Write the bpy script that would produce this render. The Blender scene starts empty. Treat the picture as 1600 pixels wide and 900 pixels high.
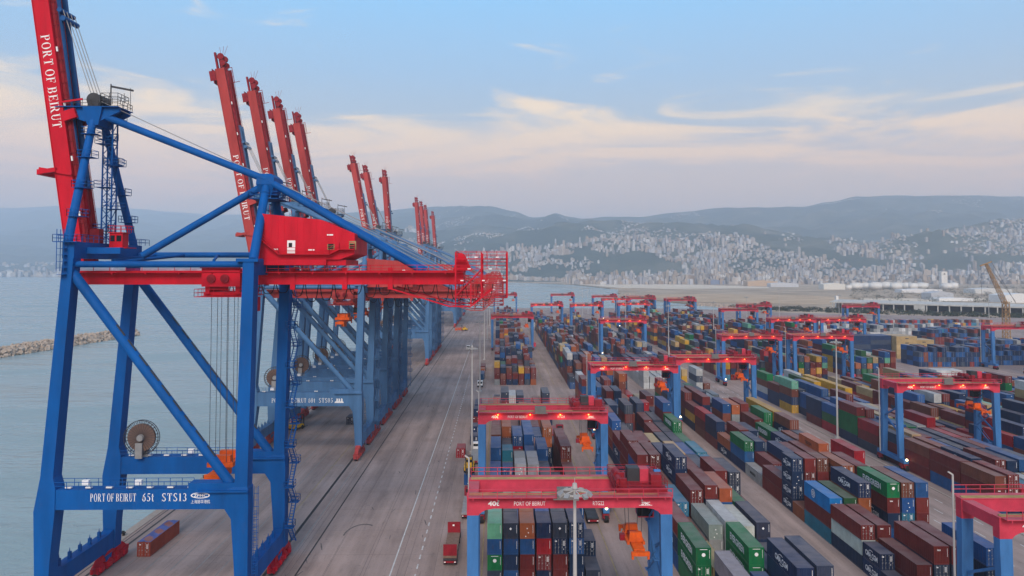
import bpy, math, random
from mathutils import Vector, Matrix
S = bpy.context.scene
COL = S.collection
rnd = random.Random(11)
R_ = math.radians

# ------------------------------------------------------------------ camera
H_CAM = 53.0
cd = bpy.data.cameras.new("camera")
cam = bpy.data.objects.new("camera", cd)
COL.objects.link(cam)
cd.sensor_width = 36.0
cd.lens = 1180 * 36 / 1600
cd.shift_y = -76 / 1600
cd.clip_start = 0.5
cd.clip_end = 40000
cam.location = (0, 0, H_CAM)
cam.rotation_euler = (R_(90) + math.atan(45 / 1180), 0, -R_(1.02))
S.camera = cam

# ------------------------------------------------------------------ light, sky
S.view_settings.view_transform = 'Standard'
S.view_settings.look = 'None'
S.view_settings.exposure = 1.0
S.view_settings.gamma = 1.0
S.cycles.volume_bounces = 2
S.cycles.max_bounces = 6
S.cycles.volume_step_rate = 4.0
SUN_EL, SUN_AZ = R_(37), math.atan2(-0.06, -1.0)
sd = bpy.data.lights.new("sun", 'SUN')
sd.energy = 1.55
sd.angle = R_(26)
sd.color = (1.0, 0.86, 0.74)
sun = bpy.data.objects.new("sun", sd)
COL.objects.link(sun)
sv = Vector((math.sin(SUN_AZ) * math.cos(SUN_EL), math.cos(SUN_AZ) * math.cos(SUN_EL), math.sin(SUN_EL)))
sun.rotation_euler = (-sv).to_track_quat('-Z', 'Y').to_euler()


def make_world():
    w = bpy.data.worlds.new("World")
    S.world = w
    w.use_nodes = True
    nt = w.node_tree
    nt.nodes.clear()
    N = nt.nodes.new
    L = nt.links.new
    out = N('ShaderNodeOutputWorld')
    bg = N('ShaderNodeBackground')
    bg.inputs['Strength'].default_value = 0.1
    L(bg.outputs[0], out.inputs['Surface'])
    sky = N('ShaderNodeTexSky')
    sky.sky_type = 'NISHITA'
    sky.sun_disc = False
    sky.sun_elevation = SUN_EL
    sky.sun_rotation = SUN_AZ
    sky.air_density = 1.0
    sky.dust_density = 1.0
    tc = N('ShaderNodeTexCoord')
    sep = N('ShaderNodeSeparateXYZ')
    L(tc.outputs['Generated'], sep.inputs[0])
    # clear-sky colour by height above the horizon, as in the photograph (dusk)
    ramp = N('ShaderNodeValToRGB')
    cr = ramp.color_ramp
    stops = [(0.0, (4.8, 2.8, 1.5)), (0.075, (5.5, 3.0, 1.4)), (0.12, (4.7, 3.05, 2.0)), (0.19, (2.6, 3.0, 3.35)),
             (0.25, (1.9, 3.1, 4.4)), (0.34, (1.4, 3.45, 5.6)), (0.6, (1.15, 2.2, 3.7)), (1.0, (1.2, 1.75, 2.7))]
    while len(cr.elements) < len(stops):
        cr.elements.new(0.5)
    for e, (p, c) in zip(cr.elements, stops):
        e.position = p
        e.color = (c[0], c[1], c[2], 1)
    L(sep.outputs['Z'], ramp.inputs[0])
    mix0 = N('ShaderNodeMix')
    mix0.data_type = 'RGBA'
    mix0.inputs[0].default_value = 0.88
    L(sky.outputs[0], mix0.inputs[6])
    L(ramp.outputs[0], mix0.inputs[7])
    # clouds: thin streaks in a low band, noise on the direction vector
    mp = N('ShaderNodeMapping')
    mp.inputs['Scale'].default_value = (2.3, 2.3, 13.0)
    mp.inputs['Location'].default_value = (3.1, 0.4, 1.7)
    L(tc.outputs['Generated'], mp.inputs[0])
    n1 = N('ShaderNodeTexNoise')
    n1.inputs['Scale'].default_value = 1.5
    n1.inputs['Detail'].default_value = 10
    n1.inputs['Roughness'].default_value = 0.58
    n1.inputs['Distortion'].default_value = 1.3
    L(mp.outputs[0], n1.inputs['Vector'])
    band = N('ShaderNodeValToRGB')
    b = band.color_ramp
    bs = [(0.0, 0.15), (0.07, 0.3), (0.115, 0.72), (0.15, 0.92), (0.185, 0.78), (0.215, 0.42), (0.25, 0.12), (0.33, 0.0), (1.0, 0.0)]
    while len(b.elements) < len(bs):
        b.elements.new(0.5)
    for e, (p, v) in zip(b.elements, bs):
        e.position = p
        e.color = (v, v, v, 1)
    L(sep.outputs['Z'], band.inputs[0])
    add = N('ShaderNodeMath')
    add.operation = 'MULTIPLY_ADD'
    L(band.outputs[0], add.inputs[0])
    add.inputs[1].default_value = 0.30
    L(n1.outputs['Fac'], add.inputs[2])
    mr = N('ShaderNodeMapRange')
    mr.interpolation_type = 'SMOOTHSTEP'
    mr.inputs['From Min'].default_value = 0.62
    mr.inputs['From Max'].default_value = 0.86
    mr.inputs['To Max'].default_value = 0.95
    L(add.outputs[0], mr.inputs['Value'])
    mul = mr
    cc = N('ShaderNodeValToRGB')
    c = cc.color_ramp
    c.elements[0].position = 0.08
    c.elements[0].color = (6.2, 3.6, 2.1, 1)
    c.elements[1].position = 0.2
    c.elements[1].color = (6.7, 5.0, 3.1, 1)
    L(sep.outputs['Z'], cc.inputs[0])
    mix1 = N('ShaderNodeMix')
    mix1.data_type = 'RGBA'
    L(mul.outputs[0], mix1.inputs[0])
    L(mix0.outputs[2], mix1.inputs[6])
    L(cc.outputs[0], mix1.inputs[7])
    L(mix1.outputs[2], bg.inputs['Color'])


make_world()


# ------------------------------------------------------------------ materials
def new_mat(name):
    m = bpy.data.materials.new(name)
    m.use_nodes = True
    nt = m.node_tree
    return m, nt, nt.nodes['Principled BSDF'], nt.nodes.new, nt.links.new


def paint(name, col, rough=0.5, var=0.25, scale=0.6, objcol=False, dust=0.0, attr=None, metallic=0.0, streak=0.0, rust=0.0):
    """Painted steel: colour with soft grime, optional dust lying on upward faces."""
    m, nt, p, N, L = new_mat(name)
    p.inputs['Roughness'].default_value = rough
    p.inputs['Metallic'].default_value = metallic
    p.inputs['Specular IOR Level'].default_value = 0.12
    if objcol:
        src = N('ShaderNodeObjectInfo').outputs['Color']
    elif attr:
        a = N('ShaderNodeAttribute')
        a.attribute_name = attr
        src = a.outputs['Color']
    else:
        rgb = N('ShaderNodeRGB')
        rgb.outputs[0].default_value = (*col, 1)
        src = rgb.outputs[0]
    geo = N('ShaderNodeNewGeometry')
    n = N('ShaderNodeTexNoise')
    n.inputs['Scale'].default_value = scale
    n.inputs['Detail'].default_value = 6
    n.inputs['Roughness'].default_value = 0.65
    if streak:
        mp = N('ShaderNodeMapping')
        mp.inputs['Scale'].default_value = (1, 1, streak)
        L(geo.outputs['Position'], mp.inputs[0])
        L(mp.outputs[0], n.inputs['Vector'])
    else:
        L(geo.outputs['Position'], n.inputs['Vector'])
    mr = N('ShaderNodeMapRange')
    mr.inputs['From Min'].default_value = 0.3
    mr.inputs['From Max'].default_value = 0.75
    mr.inputs['To Min'].default_value = 1.0 + var * 0.4
    mr.inputs['To Max'].default_value = 1.0 - var
    L(n.outputs['Fac'], mr.inputs['Value'])
    mx = N('ShaderNodeMix')
    mx.data_type = 'RGBA'
    mx.blend_type = 'MULTIPLY'
    mx.inputs[0].default_value = 1.0
    L(src, mx.inputs[6])
    L(mr.outputs[0], mx.inputs[7])
    res = mx.outputs[2]
    if rust:
        nr = N('ShaderNodeTexNoise')
        nr.inputs['Scale'].default_value = 1.1
        nr.inputs['Detail'].default_value = 9
        nr.inputs['Roughness'].default_value = 0.7
        mq = N('ShaderNodeMapping')
        mq.inputs['Scale'].default_value = (1, 1, 0.3)
        L(geo.outputs['Position'], mq.inputs[0])
        L(mq.outputs[0], nr.inputs['Vector'])
        mz = N('ShaderNodeMapRange')
        mz.inputs['From Min'].default_value = 0.56
        mz.inputs['From Max'].default_value = 0.72
        mz.inputs['To Max'].default_value = rust
        L(nr.outputs['Fac'], mz.inputs['Value'])
        rm = N('ShaderNodeMix')
        rm.data_type = 'RGBA'
        L(mz.outputs[0], rm.inputs[0])
        L(res, rm.inputs[6])
        rm.inputs[7].default_value = (0.11, 0.05, 0.03, 1)
        res = rm.outputs[2]
    if dust:
        sep = N('ShaderNodeSeparateXYZ')
        L(geo.outputs['Normal'], sep.inputs[0])
        m2 = N('ShaderNodeMapRange')
        m2.inputs['From Min'].default_value = 0.55
        m2.inputs['From Max'].default_value = 0.95
        m2.inputs['To Max'].default_value = dust
        L(sep.outputs['Z'], m2.inputs['Value'])
        n2 = N('ShaderNodeTexNoise')
        n2.inputs['Scale'].default_value = 0.35
        n2.inputs['Detail'].default_value = 8
        L(geo.outputs['Position'], n2.inputs['Vector'])
        mm = N('ShaderNodeMath')
        mm.operation = 'MULTIPLY'
        L(m2.outputs[0], mm.inputs[0])
        m3 = N('ShaderNodeMapRange')
        m3.inputs['From Min'].default_value = 0.3
        m3.inputs['From Max'].default_value = 0.7
        m3.inputs['To Min'].default_value = 0.45
        m3.inputs['To Max'].default_value = 1.5
        L(n2.outputs['Fac'], m3.inputs['Value'])
        L(m3.outputs[0], mm.inputs[1])
        dm = N('ShaderNodeMix')
        dm.data_type = 'RGBA'
        L(mm.outputs[0], dm.inputs[0])
        L(res, dm.inputs[6])
        dm.inputs[7].default_value = (0.27, 0.23, 0.22, 1)
        res = dm.outputs[2]
    L(res, p.inputs['Base Color'])
    return m


def emit(name, col, strength):
    m, nt, p, N, L = new_mat(name)
    p.inputs['Base Color'].default_value = (*col, 1)
    p.inputs['Emission Color'].default_value = (*col, 1)
    p.inputs['Emission Strength'].default_value = strength
    return m


def ramp_noise(name, stops, scale, detail=8, rough=0.9, stretch=(1, 1, 1), bump=0.0, bscale=None, bdist=0.1, extra=None):
    m, nt, p, N, L = new_mat(name)
    p.inputs['Roughness'].default_value = rough
    p.inputs['Specular IOR Level'].default_value = 0.25
    geo = N('ShaderNodeNewGeometry')
    mp = N('ShaderNodeMapping')
    mp.inputs['Scale'].default_value = stretch
    L(geo.outputs['Position'], mp.inputs[0])
    n = N('ShaderNodeTexNoise')
    n.inputs['Scale'].default_value = scale
    n.inputs['Detail'].default_value = detail
    n.inputs['Roughness'].default_value = 0.62
    L(mp.outputs[0], n.inputs['Vector'])
    r = N('ShaderNodeValToRGB')
    cr = r.color_ramp
    while len(cr.elements) < len(stops):
        cr.elements.new(0.5)
    for e, (q, c) in zip(cr.elements, stops):
        e.position = q
        e.color = (*c, 1)
    L(n.outputs['Fac'], r.inputs[0])
    res = r.outputs[0]
    if extra:
        for (sc, st, lo, hi, a, bb) in extra:
            mp2 = N('ShaderNodeMapping')
            mp2.inputs['Scale'].default_value = st
            L(geo.outputs['Position'], mp2.inputs[0])
            n2 = N('ShaderNodeTexNoise')
            n2.inputs['Scale'].default_value = sc
            n2.inputs['Detail'].default_value = 7
            n2.inputs['Roughness'].default_value = 0.6
            L(mp2.outputs[0], n2.inputs['Vector'])
            q = N('ShaderNodeMapRange')
            q.inputs['From Min'].default_value = lo
            q.inputs['From Max'].default_value = hi
            q.inputs['To Min'].default_value = a
            q.inputs['To Max'].default_value = bb
            L(n2.outputs['Fac'], q.inputs['Value'])
            mx = N('ShaderNodeMix')
            mx.data_type = 'RGBA'
            mx.blend_type = 'MULTIPLY'
            mx.inputs[0].default_value = 1
            L(res, mx.inputs[6])
            L(q.outputs[0], mx.inputs[7])
            res = mx.outputs[2]
    L(res, p.inputs['Base Color'])
    if bump:
        nb = N('ShaderNodeTexNoise')
        nb.inputs['Scale'].default_value = bscale
        nb.inputs['Detail'].default_value = 6
        L(geo.outputs['Position'], nb.inputs['Vector'])
        bp = N('ShaderNodeBump')
        bp.inputs['Strength'].default_value = bump
        bp.inputs['Distance'].default_value = bdist
        L(nb.outputs['Fac'], bp.inputs['Height'])
        L(bp.outputs[0], p.inputs['Normal'])
    return m


M = {}
M['blue'] = paint('blue crane paint', (0.001, 0.088, 0.33), 0.6, 0.34, 0.3, streak=0.2, rust=0.10)
M['blue_old'] = paint('faded blue crane paint', (0.070, 0.17, 0.33), 0.6, 0.36, 0.3, streak=0.2, rust=0.16)
M['red'] = paint('red crane paint', (0.56, 0.008, 0.026), 0.55, 0.32, 0.35, streak=0.25, rust=0.10)
M['red_old'] = paint('weathered red crane paint', (0.42, 0.052, 0.05), 0.55, 0.35, 0.3, streak=0.25, rust=0.15)
M['rtg_red'] = paint('rose red gantry paint', (0.56, 0.048, 0.085), 0.55, 0.3, 0.4, dust=0.22, rust=0.12)
M['rtg_blue'] = paint('gantry blue paint', (0.05, 0.17, 0.40), 0.55, 0.32, 0.5, streak=0.3, rust=0.14)
M['dark_red'] = paint('dark red machinery paint', (0.26, 0.015, 0.025), 0.5, 0.4, 0.8)
M['steel'] = paint('galvanised steel', (0.33, 0.33, 0.33), 0.5, 0.2, 1.0, metallic=0.3)
M['dark'] = paint('dark rubber and cable', (0.02, 0.02, 0.022), 0.7, 0.2, 1.0)
M['dark_steel'] = paint('dark oily steel', (0.06, 0.062, 0.07), 0.5, 0.3, 0.7, metallic=0.4)
M['cab_grey'] = paint('grey cabinet paint', (0.16, 0.15, 0.145), 0.6, 0.2, 0.8)
M['pole'] = paint('pale pole paint', (0.42, 0.41, 0.40), 0.6, 0.15, 0.5)
M['white'] = paint('white lettering', (0.80, 0.80, 0.80), 0.6, 0.08, 2.0)
M['black_print'] = paint('black lettering', (0.02, 0.02, 0.02), 0.6, 0.08, 2.0)
M['orange'] = paint('orange spreader paint', (0.66, 0.10, 0.012), 0.5, 0.35, 0.8, rust=.3)
M['yellow'] = paint('yellow machine paint', (0.72, 0.40, 0.02), 0.45, 0.25, 0.8)
M['lattice'] = paint('weathered ochre lattice paint', (0.36, 0.22, 0.10), 0.6, 0.3, 0.8)
M['glass'] = paint('dark cab glass', (0.015, 0.02, 0.025), 0.08, 0.1, 1.0)
M['reel'] = paint('brown cable wound on reel', (0.17, 0.11, 0.09), 0.7, 0.3, 3.0)
M['container'] = paint('container paint', (1, 1, 1), 0.5, 0.32, 0.5, objcol=True, dust=0.30, rust=0.42)
M['container_mass'] = paint('distant container paint', (1, 1, 1), 0.5, 0.3, 0.4, attr='col', dust=0.30, rust=0.35)
M['obj'] = paint('plain paint', (1, 1, 1), 0.6, 0.2, 0.6, objcol=True)
M['tarp'] = paint('blue tarpaulin', (0.10, 0.13, 0.34), 0.7, 0.35, 0.8)
M['lamp'] = emit('orange sodium lamp', (1.0, 0.40, 0.08), 2.0)
M['lamp_white'] = emit('warm work lamp', (1.0, 0.72, 0.38), 3.5)
M['line_white'] = paint('worn white road paint', (0.55, 0.55, 0.54), 0.8, 0.45, 0.8)
M['line_faint'] = paint('faded road paint', (0.27, 0.26, 0.25), 0.85, 0.35, 0.4)
M['line_yellow'] = paint('worn yellow road paint', (0.33, 0.26, 0.13), 0.85, 0.45, 0.5)
M['rail'] = paint('rail groove steel', (0.035, 0.033, 0.033), 0.6, 0.2, 0.6)


def facade(name, objcol):
    m = paint(name, (1, 1, 1), 0.85, 0.2, 0.05, objcol=objcol, attr=None if objcol else 'col')
    nt = m.node_tree
    N, L = nt.nodes.new, nt.links.new
    p = nt.nodes['Principled BSDF']
    src = p.inputs['Base Color'].links[0].from_socket
    geo = N('ShaderNodeNewGeometry')
    sp = N('ShaderNodeSeparateXYZ')
    L(geo.outputs['Position'], sp.inputs[0])

    def mth(op, x, y):
        q = N('ShaderNodeMath')
        q.operation = op
        for i, v in enumerate((x, y)):
            if isinstance(v, (int, float)):
                q.inputs[i].default_value = v
            else:
                L(v, q.inputs[i])
        return q.outputs[0]
    fz = mth('LESS_THAN', mth('FRACT', mth('DIVIDE', sp.outputs['Z'], 3.4), 0), 0.5)
    fx = mth('LESS_THAN', mth('FRACT', mth('DIVIDE', mth('ADD', sp.outputs['X'], sp.outputs['Y']), 4.3), 0), 0.58)
    sn = N('ShaderNodeSeparateXYZ')
    L(geo.outputs['Normal'], sn.inputs[0])
    wall = mth('LESS_THAN', sn.outputs['Z'], 0.5)
    w = mth('MULTIPLY', mth('MULTIPLY', fz, fx), wall)
    mx = N('ShaderNodeMix')
    mx.data_type = 'RGBA'
    mx.blend_type = 'MULTIPLY'
    L(w, mx.inputs[0])
    L(src, mx.inputs[6])
    mx.inputs[7].default_value = (0.28, 0.30, 0.34, 1)
    L(mx.outputs[2], p.inputs['Base Color'])
    return m


M['building'] = facade('concrete and render facade', True)
M['building_mass'] = facade('far facade', False)
M['concrete_wall'] = paint('pale concrete', (0.50, 0.49, 0.46), 0.85, 0.3, 0.2)
M['tank'] = paint('white tank paint', (0.72, 0.70, 0.66), 0.6, 0.2, 0.1)
M['trunk'] = paint('bark', (0.09, 0.065, 0.045), 0.9, 0.3, 1.5)
M['leaf'] = paint('dark foliage', (0.045, 0.065, 0.038), 0.8, 0.5, 0.15)
M['rock'] = ramp_noise('breakwater rock', [(0.3, (0.30, 0.235, 0.18)), (0.7, (0.50, 0.41, 0.33))], 0.4)
M['apron'] = ramp_noise('quay concrete', [(0.25, (0.28, 0.208, 0.184)), (0.5, (0.322, 0.245, 0.218)), (0.75, (0.36, 0.280, 0.254))], 0.06, 9, 0.85,
                        bump=0.15, bscale=3.0, bdist=0.02,
                        extra=[(0.5, (0.7, 0.035, 1), 0.35, 0.7, 1.12, 0.68), (1.6, (1, 1, 1), 0.58, 0.76, 1.0, 0.62), (0.16, (1, 0.3, 1), 0.55, 0.72, 1.0, 0.74), (0.9, (1, 0.12, 1), 0.60, 0.75, 1.0, 0.7), (0.02, (1, 1, 1), 0.35, 0.65, 0.86, 1.12)])
M['edge'] = ramp_noise('quay cope concrete', [(0.3, (0.26, 0.22, 0.19)), (0.7, (0.36, 0.31, 0.27))], 0.3, 8, 0.9)
M['land'] = ramp_noise('dry flat ground', [(0.3, (0.22, 0.16, 0.105)), (0.48, (0.36, 0.27, 0.185)), (0.62, (0.50, 0.39, 0.28)), (0.75, (0.17, 0.16, 0.09))], 0.009, 9, 0.95,
                       stretch=(1, 1.6, 1))
M['sand'] = ramp_noise('pale sand fill', [(0.3, (0.56, 0.45, 0.33)), (0.7, (0.70, 0.59, 0.46))], 0.02, 8, 0.95)
M['sand_dull'] = ramp_noise('dull sand', [(0.3, (0.30, 0.20, 0.12)), (0.5, (0.46, 0.33, 0.21)), (0.7, (0.62, 0.47, 0.33))], 0.03, 9, 0.95, stretch=(0.6, 1.6, 1))
M['hill'] = ramp_noise('scrub and pine hillside', [(0.35, (0.026, 0.045, 0.035)), (0.52, (0.045, 0.065, 0.045)), (0.64, (0.10, 0.105, 0.075)), (0.8, (0.2, 0.18, 0.14))], 0.0035, 10, 0.95)


def sea_mat():
    m, nt, p, N, L = new_mat('sea water')
    p.inputs['Base Color'].default_value = (0.235, 0.315, 0.325, 1)
    p.inputs['Roughness'].default_value = 0.16
    p.inputs['IOR'].default_value = 1.33
    geo = N('ShaderNodeNewGeometry')
    acc = None
    for sc, st, wgt in ((0.10, (0.35, 1, 1), 1.0), (0.35, (0.5, 1, 1), 0.45), (1.2, (0.7, 1, 1), 0.15), (0.012, (0.4, 1, 1), 2.0)):
        mp = N('ShaderNodeMapping')
        mp.inputs['Scale'].default_value = st
        mp.inputs['Rotation'].default_value = (0, 0, R_(8))
        L(geo.outputs['Position'], mp.inputs[0])
        n = N('ShaderNodeTexNoise')
        n.inputs['Scale'].default_value = sc
        n.inputs['Detail'].default_value = 4
        L(mp.outputs[0], n.inputs['Vector'])
        q = N('ShaderNodeMath')
        q.operation = 'MULTIPLY'
        q.inputs[1].default_value = wgt
        L(n.outputs['Fac'], q.inputs[0])
        if acc is None:
            acc = q.outputs[0]
        else:
            a = N('ShaderNodeMath')
            L(acc, a.inputs[0])
            L(q.outputs[0], a.inputs[1])
            acc = a.outputs[0]
    wp = N('ShaderNodeMapping')           # wind patches: smoother and rougher water
    wp.inputs['Scale'].default_value = (0.35, 1, 1)
    L(geo.outputs['Position'], wp.inputs[0])
    wn = N('ShaderNodeTexNoise')
    wn.inputs['Scale'].default_value = 0.02
    wn.inputs['Detail'].default_value = 6
    wn.inputs['Distortion'].default_value = 0.8
    L(wp.outputs[0], wn.inputs['Vector'])
    wr = N('ShaderNodeMapRange')
    wr.inputs['From Min'].default_value = 0.35
    wr.inputs['From Max'].default_value = 0.65
    wr.inputs['To Min'].default_value = 0.07
    wr.inputs['To Max'].default_value = 0.36
    L(wn.outputs['Fac'], wr.inputs['Value'])
    L(wr.outputs[0], p.inputs['Roughness'])
    bp = N('ShaderNodeBump')
    bp.inputs['Strength'].default_value = 0.85
    bp.inputs['Distance'].default_value = 1.1
    L(acc, bp.inputs['Height'])
    L(bp.outputs[0], p.inputs['Normal'])
    return m


M['sea'] = sea_mat()


# ------------------------------------------------------------------ mesh helpers
def obj(name, me, mat=None, parent=None, loc=(0, 0, 0)):
    o = bpy.data.objects.new(name, me)
    COL.objects.link(o)
    o.location = loc
    if parent:
        o.parent = parent
    if mat and me is not None and not me.materials:
        me.materials.append(mat)
    return o


def tag(o, label=None, cat=None, group=None, kind=None):
    if label:
        o['label'] = label
    if cat:
        o['category'] = cat
    if group:
        o['group'] = group
    if kind:
        o['kind'] = kind
    return o


def thing(name, label, cat, loc=(0, 0, 0), rz=0, group=None):
    o = bpy.data.objects.new(name, None)
    COL.objects.link(o)
    o.location = loc
    o.rotation_euler = (0, 0, rz)
    o.empty_display_size = 0.5
    return tag(o, label, cat, group)


KIDS = {}


def copy_tree(o, parent=None):
    c = o.copy()
    COL.objects.link(c)
    if parent:
        c.parent = parent
    for ch in o.children:
        copy_tree(ch, c)
    return c


class MB:
    def __init__(s):
        s.v = []
        s.f = []

    def add(s, vs, fs):
        n = len(s.v)
        s.v.extend(vs)
        s.f.extend([tuple(i + n for i in f) for f in fs])

    def box(s, x0, x1, y0, y1, z0, z1):
        s.add([(x0, y0, z0), (x1, y0, z0), (x1, y1, z0), (x0, y1, z0), (x0, y0, z1), (x1, y0, z1), (x1, y1, z1), (x0, y1, z1)],
              [(0, 3, 2, 1), (4, 5, 6, 7), (0, 1, 5, 4), (1, 2, 6, 5), (2, 3, 7, 6), (3, 0, 4, 7)])

    def cb(s, x, y, z, sx, sy, sz):
        s.box(x - sx / 2, x + sx / 2, y - sy / 2, y + sy / 2, z - sz / 2, z + sz / 2)

    def loft(s, secs):
        """secs: (z, xc, yc, wx, wy) rectangles"""
        vs, fs = [], []
        for (z, x, y, wx, wy) in secs:
            vs += [(x - wx / 2, y - wy / 2, z), (x + wx / 2, y - wy / 2, z), (x + wx / 2, y + wy / 2, z), (x - wx / 2, y + wy / 2, z)]
        k = len(secs)
        fs.append((3, 2, 1, 0))
        for i in range(k - 1):
            a = 4 * i
            for j in range(4):
                b = (j + 1) % 4
                fs.append((a + j, a + b, a + 4 + b, a + 4 + j))
        a = 4 * (k - 1)
        fs.append((a, a + 1, a + 2, a + 3))
        s.add(vs, fs)

    def beam(s, p0, p1, w, h, up=(0, 0, 1)):
        p0, p1 = Vector(p0), Vector(p1)
        d = (p1 - p0).normalized()
        u = Vector(up)
        if abs(d.dot(u)) > 0.98:
            u = Vector((0, 1, 0))
        r = d.cross(u).normalized()
        u = r.cross(d)
        vs = []
        for p in (p0, p1):
            for a, b in ((-1, -1), (1, -1), (1, 1), (-1, 1)):
                vs.append(tuple(p + r * (a * w / 2) + u * (b * h / 2)))
        s.add(vs, [(3, 2, 1, 0), (4, 5, 6, 7), (0, 1, 5, 4), (1, 2, 6, 5), (2, 3, 7, 6), (3, 0, 4, 7)])

    def tube(s, p0, p1, r0, r1=None, n=10, caps=True):
        r1 = r0 if r1 is None else r1
        p0, p1 = Vector(p0), Vector(p1)
        d = (p1 - p0).normalized()
        u = Vector((0, 0, 1)) if abs(d.z) < 0.95 else Vector((0, 1, 0))
        a = d.cross(u).normalized()
        b = a.cross(d)
        vs = []
        for p, r in ((p0, r0), (p1, r1)):
            for i in range(n):
                t = 2 * math.pi * i / n
                vs.append(tuple(p + (a * math.cos(t) + b * math.sin(t)) * r))
        fs = [(i, i + n, (i + 1) % n + n, (i + 1) % n) for i in range(n)]
        if caps:
            fs += [tuple(range(n)), tuple(reversed(range(n, 2 * n)))]
        s.add(vs, fs)

    def prism_xz(s, pts, y0, y1):
        n = len(pts)
        vs = [(x, y0, z) for x, z in pts] + [(x, y1, z) for x, z in pts]
        fs = [tuple(range(n)), tuple(reversed(range(n, 2 * n)))]
        fs += [((i + 1) % n, i, i + n, (i + 1) % n + n) for i in range(n)]
        s.add(vs, fs)

    def prism_yz(s, pts, x0, x1):
        n = len(pts)
        vs = [(x0, y, z) for y, z in pts] + [(x1, y, z) for y, z in pts]
        fs = [tuple(reversed(range(n))), tuple(range(n, 2 * n))]
        fs += [(i, (i + 1) % n, (i + 1) % n + n, i + n) for i in range(n)]
        s.add(vs, fs)

    def rail(s, p0, p1, h=1.1, step=2.0, t=0.07):
        p0, p1 = Vector(p0), Vector(p1)
        n = max(1, int((p1 - p0).length / step))
        up = Vector((0, 0, h))
        for i in range(n + 1):
            q = p0.lerp(p1, i / n)
            s.cb(q.x, q.y, q.z + h / 2, t, t, h)
        for k in (1.0, 0.5):
            s.beam(p0 + up * k, p1 + up * k, t, t)

    def railbox(s, x0, x1, y0, y1, z, h=1.1, step=2.0, t=0.07):
        s.rail((x0, y0, z), (x1, y0, z), h, step, t)
        s.rail((x0, y1, z), (x1, y1, z), h, step, t)
        s.rail((x0, y0, z), (x0, y1, z), h, step, t)
        s.rail((x1, y0, z), (x1, y1, z), h, step, t)

    def mesh(s, name):
        me = bpy.data.meshes.new(name)
        me.from_pydata(s.v, [], s.f)
        me.validate()
        return me

    def build(s, name, mat, parent=None, smooth=False, loc=(0, 0, 0)):
        me = s.mesh(name)
        if smooth:
            me.polygons.foreach_set('use_smooth', [True] * len(me.polygons))
            try:
                me.set_sharp_from_angle(angle=R_(40))
            except Exception:
                pass
        me.materials.append(mat)
        return obj(name, me, None, parent, loc)


# ------------------------------------------------------------------ lettering
_fc = {}


def sans(txt, bold=0.0):
    """flat mesh of a word in the built-in font: unit height about 0.7, starts at x=0"""
    k = (txt, bold)
    if k in _fc:
        return _fc[k]
    cu = bpy.data.curves.new('lettering', 'FONT')
    cu.body = txt
    cu.size = 1.0
    cu.resolution_u = 2
    cu.offset = bold
    t = bpy.data.objects.new('tmp', cu)
    COL.objects.link(t)
    dg = bpy.context.evaluated_depsgraph_get()
    me = bpy.data.meshes.new_from_object(t.evaluated_get(dg))
    vs = [tuple(v.co) for v in me.vertices]
    fs = [tuple(p.vertices) for p in me.polygons]
    COL.objects.unlink(t)
    bpy.data.objects.remove(t)
    bpy.data.curves.remove(cu)
    bpy.data.meshes.remove(me)
    if not vs:
        vs, fs = [(0, 0, 0), (.5, 0, 0), (.5, .7, 0)], [(0, 1, 2)]
    x0 = min(v[0] for v in vs)
    vs = [(v[0] - x0, v[1], 0) for v in vs]
    _fc[k] = (vs, fs)
    return _fc[k]


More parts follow.
